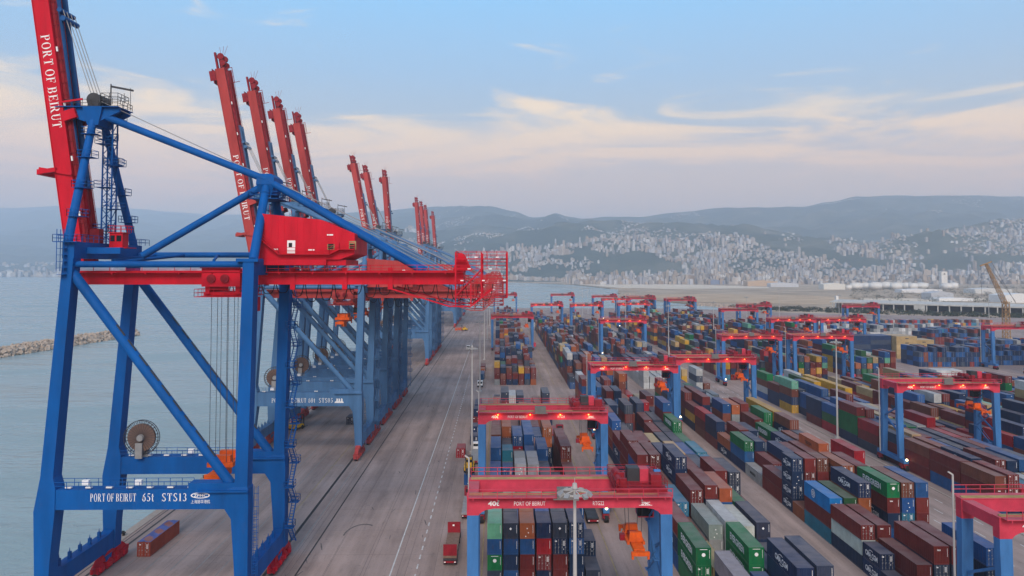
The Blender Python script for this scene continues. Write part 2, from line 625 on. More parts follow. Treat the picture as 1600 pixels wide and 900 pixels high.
def serif(txt):
    """Roman capitals with thick stems, thin bars and serifs; cap height 1."""
    vs, fs = [], []

    def q(x0, y0, x1, y1):
        n = len(vs)
        vs.extend([(x0, y0, 0), (x1, y0, 0), (x1, y1, 0), (x0, y1, 0)])
        fs.append((n, n + 1, n + 2, n + 3))

    def poly(p):
        n = len(vs)
        vs.extend([(x, y, 0) for x, y in p])
        fs.append(tuple(range(n, n + len(p))))

    def arc(cx, cy, rx, ry, a0, a1, thick, thin, n=12):
        prev = None
        for i in range(n + 1):
            a = R_(a0 + (a1 - a0) * i / n)
            w = thin + (thick - thin) * abs(math.cos(a)) ** 1.5
            ox, oy = cx + rx * math.cos(a), cy + ry * math.sin(a)
            ix, iy = cx + (rx - w) * math.cos(a), cy + (ry - min(w, ry * 0.9) if False else ry - thin - 0.02) * math.sin(a)
            if prev:
                poly([prev[0], (ox, oy), (ix, iy), prev[1]])
            prev = ((ox, oy), (ix, iy))

    def stem(x, s0=True, s1=True, w=0.17):
        q(x, 0, x + w, 1)
        if s0:
            q(x - 0.09, 0, x + w + 0.09, 0.055)
        if s1:
            q(x - 0.09, 0.945, x + w + 0.09, 1)
    X = 0.0
    for ch in txt:
        x = X + 0.09
        if ch == ' ':
            X += 0.36
            continue
        if ch in 'PRB':
            stem(x)
            q(x + .17, .945, x + .34, 1)
            q(x + .17, .46, x + .34, .52)
            arc(x + .33, .73, .27, .27, -90, 90, .17, .05)
            wd = .70
            if ch == 'B':
                q(x + .17, 0, x + .36, .055)
                arc(x + .34, .26, .31, .26, -90, 90, .18, .05)
                wd = .76
            if ch == 'R':
                poly([(x + .26, .47), (x + .42, .47), (x + .72, .03), (x + .52, .03)])
                q(x + .5, 0, x + .8, .055)
                wd = .84
        elif ch in 'O0':
            r = .42 if ch == 'O' else .28
            arc(x + r - .05, .5, r, .51, 0, 360, .18 if ch == 'O' else .15, .045, 24)
            wd = 2 * r
        elif ch == 'T':
            stem(x + .25, True, False)
            q(x - .02, .93, x + .69, 1)
            q(x - .02, .72, x + .03, .95)
            q(x + .64, .72, x + .69, .95)
            wd = .72
        elif ch in 'FE':
            stem(x)
            q(x + .17, .945, x + .6, 1)
            q(x + .55, .74, x + .6, .96)
            q(x + .17, .47, x + .46, .53)
            q(x + .42, .36, x + .46, .64)
            wd = .66
            if ch == 'E':
                q(x + .17, 0, x + .64, .055)
                q(x + .59, .04, x + .64, .27)
                wd = .70
        elif ch == 'I':
            stem(x)
            wd = .22
        elif ch == 'U':
            q(x, .3, x + .17, 1)
            q(x - .09, .945, x + .26, 1)
            q(x + .56, .3, x + .62, 1)
            q(x + .46, .945, x + .72, 1)
            arc(x + .31, .32, .31, .34, 180, 360, .12, .06)
            wd = .72
        elif ch == 'S':
            arc(x + .27, .745, .27, .265, 40, 250, .15, .06)
            arc(x + .27, .262, .29, .275, -150, 75, .16, .06)
            poly([(x + .05, .60), (x + .18, .66), (x + .52, .40), (x + .40, .33)])
            q(x + .46, .76, x + .5, 1)
            q(x - .02, 0, x + .02, .26)
            wd = .58
        elif ch == '6':
            arc(x + .27, .31, .28, .32, 0, 360, .15, .05, 20)
            poly([(x, .3), (x + .15, .3), (x + .22, .66), (x + .48, .98), (x + .4, 1.0), (x + .12, .74)])
            wd = .56
        elif ch == '5':
            q(x + .1, .9, x + .5, 1)
            q(x + .1, .55, x + .15, .95)
            arc(x + .22, .31, .3, .31, -150, 110, .16, .05)
            wd = .54
        elif ch == '1':
            stem(x + .12, True, False)
            poly([(x, .86), (x + .12, .86), (x + .29, 1), (x + .2, 1)])
            wd = .44
        elif ch == '3':
            arc(x + .22, .745, .24, .255, -90, 150, .15, .05)
            arc(x + .2, .27, .3, .27, -150, 90, .16, .05)
            wd = .52
        elif ch == 't':
            q(x + .06, .1, x + .2, .92)
            q(x - .03, .6, x + .33, .67)
            q(x + .1, 0, x + .32, .08)
            wd = .32
        else:
            wd = .3
        X = x + wd + 0.13
    return vs, fs


def put_text(mb, glyphs, o, right, up, size, width=None):
    """lay flat glyphs with origin o, along right, cap height size; optional total width"""
    vs, fs = glyphs
    w = max(v[0] for v in vs)
    sx = size if width is None else width / w
    o, right, up = Vector(o), Vector(right), Vector(up)
    mb.add([tuple(o + right * (v[0] * sx) + up * (v[1] * size)) for v in vs], fs)


# ================================================================== SETTING
def sheet(name, pts, z, mat, kind='structure', depth=0.0):
    mb = MB()
    n = len(pts)
    vs = [(x, y, z) for x, y in pts]
    fs = [tuple(range(n))]
    if depth:
        vs += [(x, y, z - depth) for x, y in pts]
        fs += [((i + 1) % n, i, i + n, (i + 1) % n + n) for i in range(n)]
    mb.add(vs, fs)
    o = mb.build(name, mat)
    if kind:
        o['kind'] = kind
    return o


SEA_Z = -3.0
sheet('sea', [(-13400, -500), (9800, -500), (9800, 19200), (-13400, 19200)], SEA_Z, M['sea'])
tag(bpy.data.objects['sea'], 'calm grey blue harbour water')
# terminal deck
sheet('quay_deck', [(-73.2, -120), (760, -120), (760, 700), (330, 905), (250, 990), (-73.2, 1015)], 0.0, M['apron'], depth=9)
mb = MB()
mb.box(-75.0, -73.2, -120, 1015, -8, 0.12)
o = mb.build('quay_edge', M['edge'])
o['kind'] = 'structure'
# fenders along the quay face
fm = MB()
fm.box(-75.9, -75.02, -1.1, 1.1, -2.6, 0.35)
fm.box(-76.3, -75.9, -1.3, 1.3, -2.4, 1.0)
fme = fm.mesh('quay_fender')
fme.materials.append(M['dark'])
for i in range(10):
    o = obj('quay_fender', fme, None, None, (0, 100 + i * 27, 0))
    tag(o, 'black rubber fender on the outer face of the quay edge', 'fender', 'rubber fenders along the quay face')

bo_ = MB()
bo_.tube((0, 0, 0), (0, 0, .45), .28, .22, 10)
bo_.tube((0, 0, .45), (0, 0, .62), .42, .38, 10)
bme = bo_.mesh('mooring_bollard')
bme.materials.append(M['dark'])
for i in range(12):
    o = obj('mooring_bollard', bme, None, None, (-74.2, 112 + i * 20.5, 0.12))
    tag(o, 'black mooring bollard on the quay cope above the water', 'bollard', 'mooring bollards along the quay cope')

# dry land beyond the terminal and the sandy headland
sheet('land', [(330, 905), (760, 700), (760, -120), (9500, -120), (9500, 18500), (-2000, 18500), (-700, 3900), (-330, 3330), (60, 2960), (250, 2540),
               (300, 2020), (400, 1950), (300, 1890), (262, 1660), (250, 1420), (262, 1310), (300, 1150), (345, 1060), (322, 985)], -0.6, M['land'], depth=6)
sheet('sand_bank', [(248, 2520), (330, 2010), (440, 1935), (720, 1990), (760, 2120), (640, 2420), (300, 2680)], -0.2, M['sand'])
sheet('sand_flat', [(262, 1480), (300, 1200), (430, 1100), (560, 1120), (640, 1330), (600, 1500), (420, 1560)], -0.25, M['sand_dull'])
sheet('sand_track', [(560, 1120), (900, 1290), (905, 1325), (640, 1330)], -0.3, M['sand'])
# access road between third and fourth block is part of the deck; raised kerbs edge it
for kx in (87.6, 104.4):
    mb = MB()
    mb.box(kx - 0.25, kx + 0.25, 60, 318, 0.0, 0.14)
    mb.box(kx - 0.25, kx + 0.25, 345, 900, 0.0, 0.14)
    o = mb.build('kerb', M['edge'])
    o['kind'] = 'structure'


def marking(name, rects, mat, z=0.005):
    mb = MB()
    for (x0, x1, y0, y1) in rects:
        mb.add([(x0, y0, z), (x1, y0, z), (x1, y1, z), (x0, y1, z)], [(0, 1, 2, 3)])
    o = mb.build(name, mat)
    o['kind'] = 'structure'
    return o


marking('lane_line', [(-18.85, -18.62, 60, 560)], M['line_white'])
marking('dashed_line', [(-14.5, -14.25, 60 + 4.45 * i, 62.1 + 4.45 * i) for i in range(72)], M['line_white'])
marking('crane_rail', [(-40.75, -40.15, -60, 1010), (-71.3, -70.8, -60, 1010), (-72.6, -72.35, -60, 1010)], M['rail'])
marking('cable_slot', [(-38.2, -38.0, 60, 1000)], M['line_faint'])
marking('truck_lane_line', [(x - .1, x + .1, 60, 980) for x in (-66.3, -62.0, -57.6, -53.2, -48.8)], M['line_faint'])
marking('yellow_lane_line', [(-44.4, -44.2, 90, 230), (-44.4, -44.2, 238, 600)] +
        [(x - .1, x + .1, 80, 318) for x in (16.9, 20.6, -2.9, 53.0, 25.3)] + [(x - .1, x + .1, 345, 900) for x in (17.2, 20.6, 25.3, 53.0)], M['line_yellow'])
marking('road_dash_line', [(x - .1, x + .1, 70 + 7.2 * i, 73.4 + 7.2 * i) for i in range(110) for x in (91.8, 96.0, 100.2)], M['line_white'])
marking('stop_line', [(-46, -41.5, 206, 206.3), (-13, 21, 322, 322.3), (-13, 21, 341, 341.3)], M['line_faint'])
marking('slab_joint', [(-73 + i * 7.1, -72.94 + i * 7.1, 60, 700) for i in range(9)] + [(-36.5 + i * 6.3, -36.44 + i * 6.3, 60, 700) for i in range(5)] +
        [(-73, -5, 90 + 13.1 * i, 90.06 + 13.1 * i) for i in range(45)], paint('joint sealant', (0.16, 0.125, 0.115), 0.9, 0.3, 0.6), 0.0035)
marking('drain_channel', [(-35.2, -34.9, 60, 700)], M['rail'], 0.006)
# skid marks and oil stains on the apron
mb = MB()
for i in range(46):
    x, y = rnd.uniform(-37, -12), 90 + 260 * rnd.random() ** 1.5
    a = rnd.uniform(-0.35, 0.35)
    l, w = rnd.uniform(0.3, 2.2), rnd.uniform(0.06, 0.2)
    n = 6
    pts = []
    for k in range(n):
        t = 2 * math.pi * k / n
        pts.append((x + math.cos(t) * w * math.cos(a) - math.sin(t) * l * math.sin(a), y + math.cos(t) * w * math.sin(a) + math.sin(t) * l * math.cos(a), 0.004 + i * 0.00005))
    mb.add(pts, [tuple(range(n))])
prev = None
for i in range(15):
    t = R_(60 + 125 * i / 14)
    c = (-27.5 + 3.2 * math.cos(t), 153 + 6 * math.sin(t))
    nn = (math.cos(t) * .16, math.sin(t) * .3)
    cur = ((c[0] - nn[0], c[1] - nn[1], 0.008), (c[0] + nn[0], c[1] + nn[1], 0.008))
    if prev:
        mb.add([prev[0], cur[0], cur[1], prev[1]], [(0, 1, 2, 3)])
    prev = cur
o = mb.build('skid_marks', paint('rubber marks', (0.13, 0.11, 0.105), 0.8, 0.4, 1.0))
o['kind'] = 'stuff'

# ------------------------------------------------------------------ hills
RIDGE = [(-800, 331), (-200, 328), (0, 326), (100, 322), (200, 326), (330, 334), (450, 336), (560, 331), (640, 326), (700, 322.5), (760, 323), (800, 329), (832, 338), (850, 335), (870, 329.5),
         (888, 336), (905, 338.5), (960, 336), (1000, 335), (1060, 331), (1120, 327), (1200, 326), (1260, 323), (1300, 316), (1345, 308), (1400, 306.5), (1450, 304.5), (1520, 302), (1600, 303),
         (1800, 300), (2300, 296), (3200, 300)]


def ridge_tan(u):
    """u = X/Y of the direction; slope of the skyline above the camera's level"""
    px = 779 + u * 1180
    for (a, ya), (b, yb) in zip(RIDGE, RIDGE[1:]):
        if px <= b:
            t = max(0, min(1, (px - a) / (b - a)))
            t = t * t * (3 - 2 * t)
            return (419 - (ya + (yb - ya) * t)) / 1180
    return (419 - RIDGE[-1][1]) / 1180


from mathutils import noise as mnoise


def fbm(x, y, o=5):
    return mnoise.fractal(Vector((x, y, 3.7)), 1.0, 2.0, o)


BUMPS = [  # wooded spurs and town hills in front of the main ridge: x, y, height, rx, ry
    (1390, 3900, 175, 420, 420), (2230, 3700, 215, 450, 420), (2900, 4200, 260, 520, 500), (350, 4600, 215, 500, 520), (560, 3900, 120, 380, 350),
    (-700, 5600, 210, 620, 600), (1500, 4600, 240, 600, 500), (900, 5000, 260, 500, 500), (3600, 4200, 300, 700, 600)]


def coast_dist(x):
    """distance to the foot of the hills"""
    u = x
    if u < -300:
        return 5000
    return 3300 if u < 900 else 3050


def height(x, y):
    if y < 2300:
        return -1.2
    u = x / y
    px = 779 + u * 1180
    lf = max(0.0, min(1.0, (760 - px) / 500))      # the bay's far side lies deeper on the left
    r0 = 3000 + lf * 2000
    r1 = 8000 + lf * 8000
    t = (y - r0) / (r1 - r0)
    top = 53 + ridge_tan(u) * r1
    if t < 0:
        h = -1.2
    else:
        tt = min(t, 1.0)
        prof = 0.78 * tt ** 1.25 + 0.22 * tt * tt * (3 - 2 * tt)
        if t > 1:
            prof = 1 - 0.22 * min(1.0, (t - 1) * 2.2)
        h = top * prof
        edge = min(1, tt * 5) * (1 - max(0, (tt - 0.86) / 0.14) * 0.85 if t < 1 else 0.15)
        h += edge * (170 * fbm(x / 1400, y / 1400) * (0.35 + tt * 0.5) + 48 * fbm(x / 330, y / 330) - 70 * abs(fbm(x / 620 + 5, y / 620, 4)))
        lim = 53 + (ridge_tan(u) - 0.0012) * y
        if t < 0.97:
            h = min(h, lim)
        h = max(h, -1.2 + min(1, tt * 20) * 3)
    for (bx, by, bh, rx, ry) in BUMPS:
        d = ((x - bx) / rx) ** 2 + ((y - by) / ry) ** 2
        if d < 7:
            e = bh * math.exp(-d) * (1 + 0.25 * fbm(x / 260, y / 260))
            h = max(h, 0) + e * max(0.0, 1 - max(h, 0) / 600) * 0.75 if e > 2 else h
    return h


def build_hills():
    xs = [-11500 + 105 * i for i in range(60)] + [-5200 + 48 * i for i in range(284)]
    ys = [2900 + 48 * j for j in range(150)] + [10100 + 110 * j for j in range(72)]
    nx, ny = len(xs), len(ys)
    vs = []
    for y in ys:
        for x in xs:
            vs.append((x, y, height(x, y)))
    fs = []
    for j in range(ny - 1):
        for i in range(nx - 1):
            a = j * nx + i
            if max(vs[a][2], vs[a + 1][2], vs[a + nx][2], vs[a + nx + 1][2]) > -0.9:
                fs.append((a, a + 1, a + nx + 1, a + nx))
    me = bpy.data.meshes.new('hills')
    me.from_pydata(vs, [], fs)
    me.polygons.foreach_set('use_smooth', [True] * len(me.polygons))
    me.materials.append(M['hill'])
    o = obj('hills', me)
    tag(o, 'wooded mountain slopes fading blue behind the city', kind='structure')


build_hills()


# ------------------------------------------------------------------ mass helper: many boxes with a colour each
class Mass:
    def __init__(s):
        s.v, s.f, s.c = [], [], []

    def box(s, x0, x1, y0, y1, z0, z1, c, roof=None):
        n = len(s.v)
        s.v += [(x0, y0, z0), (x1, y0, z0), (x1, y1, z0), (x0, y1, z0), (x0, y0, z1), (x1, y0, z1), (x1, y1, z1), (x0, y1, z1)]
        s.f += [(n + 4, n + 5, n + 6, n + 7), (n, n + 1, n + 5, n + 4), (n + 1, n + 2, n + 6, n + 5), (n + 2, n + 3, n + 7, n + 6), (n + 3, n, n + 4, n + 7)]
        s.c += [roof or c, c, c, c, c]

    def build(s, name, mat, parent=None):
        me = bpy.data.meshes.new(name)
        me.from_pydata(s.v, [], s.f)
        at = me.attributes.new('col', 'FLOAT_COLOR', 'CORNER')
        buf = []
        for f, c in zip(s.f, s.c):
            buf += [c[0], c[1], c[2], 1.0] * len(f)
        at.data.foreach_set('color', buf)
        me.materials.append(mat)
        return obj(name, me, None, parent)


# ------------------------------------------------------------------ city
BCOLS = [((0.60, 0.54, 0.48), 'cream'), ((0.72, 0.70, 0.67), 'white'), ((0.48, 0.43, 0.38), 'beige'), ((0.36, 0.34, 0.33), 'grey'), ((0.52, 0.43, 0.34), 'sand coloured'),
         ((0.52, 0.52, 0.54), 'pale grey'), ((0.42, 0.33, 0.26), 'tan')]


def building_mesh(kind):
    """unit building (1 x 1 x 1) with floors of recessed window bands, parapet and roof hut"""
    mb = MB()
    nf = {0: 8, 1: 10, 2: 6, 3: 5}[kind]
    for i in range(nf):
        z0 = i / nf
        mb.box(-.48, .48, -.48, .48, z0, z0 + .62 / nf)
        mb.box(-.5, .5, -.5, .5, z0 + .62 / nf, z0 + 1.0 / nf)
    for x in (-.5, -.12, .14, .44):
        mb.box(x, x + .06, -.505, -.47, 0, 1)
    mb.box(-.18, .2, -.1, .25, 1.0, 1.08)
    if kind == 1:
        mb.box(.22, .34, .1, .25, 1.0, 1.05)
    return mb


def build_city():
    cand = []
    r = random.Random(5)

    def base(x, y):
        return max(-0.6, height(x, y) - 1.5)
    # dense belt along the bay
    n = 0
    while n < 5600:
        y = r.uniform(2250, 4150)
        px = r.uniform(640, 1720)
        x = (px - 779) / 1180 * y
        cy = 3060 - (x - 50) * 0.35 if x < 250 else 2420
        if y < cy + 30:
            continue
        dens = 1.0
        if fbm(x / 420 + 9, y / 420) < -0.02 and y > 3150:
            dens = 0.03
        if x > 400 and y < 2500:
            dens = 0.35
        if r.random() > dens:
            continue
        n += 1
        tall = 0.5 + 0.5 * max(-1, min(1, 1.6 * fbm(x / 500 + 40, y / 500)))
        h = r.uniform(7, 16) + tall * r.uniform(3, 26) + (r.random() < 0.06) * r.uniform(10, 28)
        if y < 2550:
            h *= 0.55
        w = r.uniform(7, 14) + (r.random() < .1) * r.uniform(4, 16)
        cand.append((x, y, w, r.uniform(9, 18), h, base(x, y)))
    # villages on the slopes
    n = t = 0
    while n < 5600 and t < 240000:
        t += 1
        y = r.uniform(3300, 8200)
        px = r.uniform(560, 1800)
        x = (px - 779) / 1180 * y
        hz = height(x, y)
        if hz < 6:
            continue
        cl = fbm(x / 620 + 3, y / 620 + 8) + 0.45 * fbm(x / 170, y / 170)
        lim = 0.14 + min(.42, (y - 3300) / 8000)
        if 1180 < px < 1440 and 4600 < y < 6000:
            lim += 0.25
        if px > 1360 and y < 5200:
            lim -= 0.22
        if cl < lim:
            continue
        n += 1
        cand.append((x, y, r.uniform(6, 13), r.uniform(7, 12), r.uniform(4, 9) if hz > 150 else r.uniform(6, 15), hz - 3))
    # the far shore to the left of the cranes
    for i in range(1500):
        y = 4780 + 1900 * r.random() ** 2.2
        px = r.uniform(-120, 660)
        x = (px - 779) / 1180 * y
        if fbm(x / 700, y / 700 + 5) < -0.05 and y > 5400:
            continue
        cand.append((x, y, r.uniform(12, 34), 20, r.uniform(9, 34), base(x, y)))
    vis = []
    for c in cand:
        px = 779 + c[0] / c[1] * 1180
        vis.append((c[4] * c[2] / c[1] ** 2 if 700 < px < 1600 and c[1] < 3600 else 0, c))
    vis.sort(key=lambda q: -q[0])
    meshes = []
    for k in range(4):
        me = building_mesh(k).mesh('building')
        me.materials.append(M['building'])
        meshes.append(me)
    zones = [(-9e9, 150, 'standing on the waterfront left of the sandy headland'), (150, 520, 'in the dense city behind the sandy headland'),
             (520, 1000, 'in the city behind the round white tanks'), (1000, 1500, 'in the city behind the long concrete shed'), (1500, 9e9, 'in the city at the far right under the hills')]
    for s, c in vis[:290]:
        x, y, w, d, h, z = c
        col, cn = r.choice(BCOLS)
        o = obj('building', meshes[r.randrange(4)], None, None, (x, y, z))
        o.scale = (w, d, h)
        o.rotation_euler = (0, 0, r.uniform(-.5, .5))
        k = r.uniform(.82, 1.12)
        o.color = (col[0] * k, col[1] * k, col[2] * k, 1)
        zn = [q[2] for q in zones if q[0] <= x < q[1]][0]
        sz = 'slim high' if h / w > 2.4 else ('broad low' if h / w < 1.2 else ('tall' if h > 30 else 'mid height'))
        tag(o, '%s %s apartment block %s' % (sz, cn, zn), 'building', 'apartment blocks: %s %s %s' % (sz, cn, zn))
    ms = Mass()
    for s, c in vis[290:]:
        x, y, w, d, h, z = c
        col, cn = r.choice(BCOLS)
        k = r.uniform(.8, 1.1)
        cc = (col[0] * k, col[1] * k, col[2] * k)
        ms.box(x - w / 2, x + w / 2, y - d / 2, y + d / 2, z, z + h, cc)
        if r.random() < 0.5:
            ms.box(x - w / 5, x + w / 6, y - d / 5, y + d / 5, z + h, z + h + 3, cc)
    o = ms.build('far_city', M['building_mass'])
    tag(o, 'mass of small pale buildings spread over the plain and hillsides', kind='stuff')


build_city()

# ------------------------------------------------------------------ breakwater on the left
def build_breakwater():
    r = random.Random(3)
    root = thing('breakwater', 'low rubble mound breakwater of pale boulders in the water at left', 'breakwater', (-300, 645, SEA_Z))
    core = MB()
    core.prism_yz([(0, 0), (-4, 3.6), (-330, 4.0), (-334, 0)], -16, -4)
    ci = core.build('mound_core', M['rock'], root)
    mb = MB()
    for i in range(2300):
        t = r.random() ** 1.0
        y = -330 * t + 3
        a = r.uniform(-1, 1)
        x = -10 + a * 11 * (1 if t > .03 else .6) - 0.055 * (-y) * 0
        z = 4.7 * (1 - abs(a) ** 1.4) + r.uniform(-.5, .4)
        s = r.choice((.6, .8, 1.0, 1.3, 1.7))
        m = Matrix.Rotation(r.uniform(0, 6.3), 3, Vector((r.random(), r.random(), r.random() + .1)).normalized())
        vs = []
        for p in ((-1, -1, -1), (1, -1, -1), (1, 1, -1), (-1, 1, -1), (-1, -1, 1), (1, -1, 1), (1, 1, 1), (-1, 1, 1)):
            q = m @ Vector((p[0] * s * r.uniform(.55, 1), p[1] * s * r.uniform(.55, 1), p[2] * s * r.uniform(.4, .8)))
            vs.append((x + q.x, y + q.y, z + q.z))
        mb.add(vs, [(0, 3, 2, 1), (4, 5, 6, 7), (0, 1, 5, 4), (1, 2, 6, 5), (2, 3, 7, 6), (3, 0, 4, 7)])
    o = mb.build('boulders', M['rock'], root)
    o['kind'] = 'stuff'
    root.rotation_euler = (0, 0, R_(-4))
    # small beacon on its crest
    t = thing('beacon', 'small dark beacon post standing on the breakwater crest', 'beacon', (-308, 610, 1.6))
    m2 = MB()
    m2.tube((0, 0, 0), (0, 0, 4.2), .22, .16, 8)
    m2.build('post', M['dark_steel'], t)
    m3 = MB()
    m3.tube((0, 0, 4.2), (0, 0, 5.0), .4, .3, 8)
    m3.build('lantern', M['red'], t)


build_breakwater()


# ================================================================== SHIP-TO-SHORE CRANES
def mirror_pair(y):
    return (-y, y)


WHEEL = [None]


def make_sts(name, label, loc, big, texts):
    """quay crane; local x = X + 55 (landside rail at x=14.6, waterside at x=-15.7), y along the quay, z up"""
    B, Rd = (M['blue'], M['red']) if big else (M['blue_old'], M['red_old'])
    g = 0.0 if big else -6.0            # girder level offset
    root = thing(name, label, 'quay crane', loc, 0, 'ship-to-shore cranes along the quay')
    xw, xl, hy = -15.0, 14.8, 10.0
    top = 54.5 + g
    pz0, pz1 = (16.2, 19.2) if big else (14.4, 18.2)
    # --- legs
    for sy in (-1, 1):
        y = sy * hy
        k = (top - 20) / 34.5
        a = MB()
        a.loft([(3.2, xw - .1, y, 2.0, 2.3), (8, xw - .1, y, 2.3, 2.4), (pz0 - .2, xw + .15, y, 3.2, 2.6), (pz1 + .2, xw + .45, y, 2.6, 2.6), (pz1 + 1.8, xw + .35, y, 1.95, 2.4),
                (top, xw + .35 + 2.45 * k, y, 1.6, 2.2)])
        a.build('leg', B, root)
        b = MB()
        b.loft([(3.2, xl + .25, y, 1.9, 2.3), (8, xl + .1, y, 2.1, 2.4), (pz0 - 1.5, xl - .15, y, 2.6, 2.5), (pz0, xl - .6, y, 3.6, 2.6), (pz1, xl - .5, y, 3.2, 2.6),
                (pz1 + .3, xl, y, 1.95, 2.4), (top, xl + .7, y, 1.75, 2.3)])
        b.build('leg', B, root)
    # --- portal beams with rails and lettering
    for sy in (-1, 1):
        y = sy * hy
        a = MB()
        a.box(xw + 1.2, xl - 1.4, y - 1.15, y + 1.15, pz0, pz1)
        a.box(xl - 6.5, xl + 1.2, y - 1.75, y - 1.15, pz1 - .35, pz1 - .1)
        a.box(xl - 8, xl - .9, y - 1.1, y + 1.1, pz1, pz1 + .9)
        pb = a.build('portal_beam', B, root)
        r = MB()
        r.rail((xw + 1.5, y - 1.1, pz1), (xl - 8, y - 1.1, pz1), 1.15, 1.7)
        r.rail((xw + 1.5, y + 1.1, pz1), (xl - 8, y + 1.1, pz1), 1.15, 1.7)
        r.build('handrail', B, pb)
        lt = MB()
        for i in range(7 if big else 3):
            x = xw + 3 + i * (3.1 if big else 7.3)
            lt.box(x, x + .9, y - .9, y - .45, pz1 + .18, pz1 + .42)
        for i in range(2 if big else 1):
            x = xw + 5 + i * 8.1
            lt.box(x, x + 1.0, y + .1, y + .7, pz1 + .35, pz1 + 1.1)
        lt.build('walkway_light', M['white'], pb)
        if sy < 0 and texts:
            t = MB()
            yy = y - 1.17
            base = pz0 + (1.25 if big else 1.0)
            sc = 1.2 if big else 1.25
            for w, x, wd in texts:
                put_text(t, serif(w), (x, yy, base), (1, 0, 0), (0, 0, 1), sc, wd)
            lx = 7.2 if big else 8.3
            if big:
                for i in range(28):           # oval logo ring
                    a0, a1 = 2 * math.pi * i / 28, 2 * math.pi * (i + 1) / 28
                    q = [(lx + 1.45 + math.cos(z) * rx, yy, base + .85 + math.sin(z) * rz) for z, rx, rz in ((a0, 1.45, .45), (a1, 1.45, .45), (a1, 1.25, .33), (a0, 1.25, .33))]
                    t.add(q, [(0, 1, 2, 3)])
                put_text(t, sans('ZPMC', .02), (lx + .45, yy, base + .65), (1, 0, 0), (0, 0, 1), .55, 2.0)
                put_text(t, sans('上海振华港机'), (lx + .05, yy, base - .32), (1, 0, 0), (0, 0, 1), .62, 2.9)
            else:
                t.add([(lx, yy, base - .1), (lx + 2.6, yy, base - .1), (lx + 2.4, yy, base + .35), (lx + .2, yy, base + .35)], [(0, 1, 2, 3)])
                for q in (.5, 1.1, 1.8):
                    t.add([(lx + q, yy, base + .35), (lx + q + .45, yy, base + .35), (lx + q + .45, yy, base + 1.0), (lx + q + .1, yy, base + 1.2)], [(0, 1, 2, 3)])
            t.build('lettering', M['white'], pb)
    # --- sill beams, equalisers, bogies
    for xs in (xw - .1, xl + .2):
        a = MB()
        a.prism_yz([(-hy - .5, 3.4), (hy + .5, 3.4), (hy + 1, 5.4), (hy - 1.5, 6.6), (hy - 3, 6.2), (-hy + 3, 6.2), (-hy + 1.5, 6.6), (-hy - 1, 5.4)], xs - .85, xs + .85)
        a.prism_yz([(hy - 4.2, 3.4), (hy - 2.6, 1.0), (hy - 1.6, 1.0), (hy - 1, 3.4)], xs - .6, xs + .6)
        sb = a.build('sill_beam', B, root)
        for i in range(5):
            yy = -hy + 3.4 + i * 3.0
            r = MB()
            r.cb(xs, yy, 6.7, .45, .45, 1.1)
            r.tube((xs, yy, 7.2), (xs, yy, 7.9), .12, .02, 6)
            r.build('sill_fitting', B, sb)
        for sy in (-1, 1):
            b = MB()
            yc = sy * (hy - .6)
            for k in range(4):
                y0 = yc - 5.4 + k * 2.75
                b.prism_yz([(y0, .55), (y0 + .3, .25), (y0 + 2.2, .25), (y0 + 2.5, .55), (y0 + 2.3, 1.5), (y0 + 1.25, 2.0), (y0 + .2, 1.5)], xs - .62, xs + .62)
                b.cb(xs + .75, y0 + .8, 1.1, .5, .7, .7)
                b.cb(xs - .75, y0 + 1.9, 1.0, .5, .5, .8)
            for k in range(2):
                y0 = yc - 5.0 + k * 5.5
                b.prism_yz([(y0, 1.8), (y0 + 4.6, 1.8), (y0 + 3.0, 3.0), (y0 + 1.6, 3.0)], xs - .5, xs + .5)
            b.prism_yz([(yc - 3.2, 2.7), (yc + 3.2, 2.7), (yc + 1, 3.9), (yc - 1, 3.9)], xs - .68, xs + .68)
            b.cb(xs, yc - 5.9, 1.2, .5, .7, .8)
            b.cb(xs, yc + 5.9, 1.2, .5, .7, .8)
            bo = b.build('bogie', Rd, root)
            for k in range(8):
                y0 = yc - 5.0 + k * 1.38
                if WHEEL[0] is None:
                    w = MB()
                    w.tube((-.35, 0, .42), (.35, 0, .42), .4, None, 10)
                    WHEEL[0] = w.mesh('wheel')
                    WHEEL[0].materials.append(M['dark_steel'])
                obj('wheel', WHEEL[0], None, bo, (xs, y0, 0))
    # --- diagonal braces in the two portal frames
    for sy in (-1, 1):
        y = sy * hy
        a = MB()
        a.tube((xw + 2.4, y, top - 1.5), (xl - 2.0, y, pz1 + .6), .78, None, 14)
        dB = a.build('diagonal_brace', B, root, smooth=True)
        c = MB()
        p0, p1 = Vector((xw + 2.4, y, top - 1.5)), Vector((xl - 2.0, y, pz1 + .6))
        dr = (p1 - p0).normalized()
        for i in range(9):
            q = p0.lerp(p1, .28 + i * .07)
            q2 = p0.lerp(p1, .28 + i * .07 + .05)
            c.beam(q + Vector((.55, -.3, .55)), q2 + Vector((.55, -.3, .55)), .35, .12)
        c.build('cable_tray', M['dark_steel'], dB)
        # upper ties
        t = MB()
        zt = (top - .9) if sy < 0 else top + .9
        t.tube((xw + 3.2, y, zt), (xl + .4, y, zt), .5, None, 12)
        t.build('upper_tie', B, root, smooth=True)
    t = MB()
    t.tube((-8, hy, top + .9), (-11, 0, top - .2), .3, None, 8)
    t.tube((3, hy, top + .9), (6, 0, top - .2), .25, None, 8)
    t.tube((-3, hy, top + .9), (-8, -hy, top - .9), .3, None, 8)
    t.build('tie_strut', B, root, smooth=True)
    # --- cross girders along the quay at the top of the legs
    a = MB()
    a.box(xw + 1.9, xw + 3.7, -hy - 1.1, hy + 1.1, top + .002, top + 2.6)
    a.box(xw + 3.7, xw + 9, -hy + 2.5, -hy + 3.6, top + .8, top + 1.8)
    cg = a.build('cross_girder', B, root)
    r = MB()
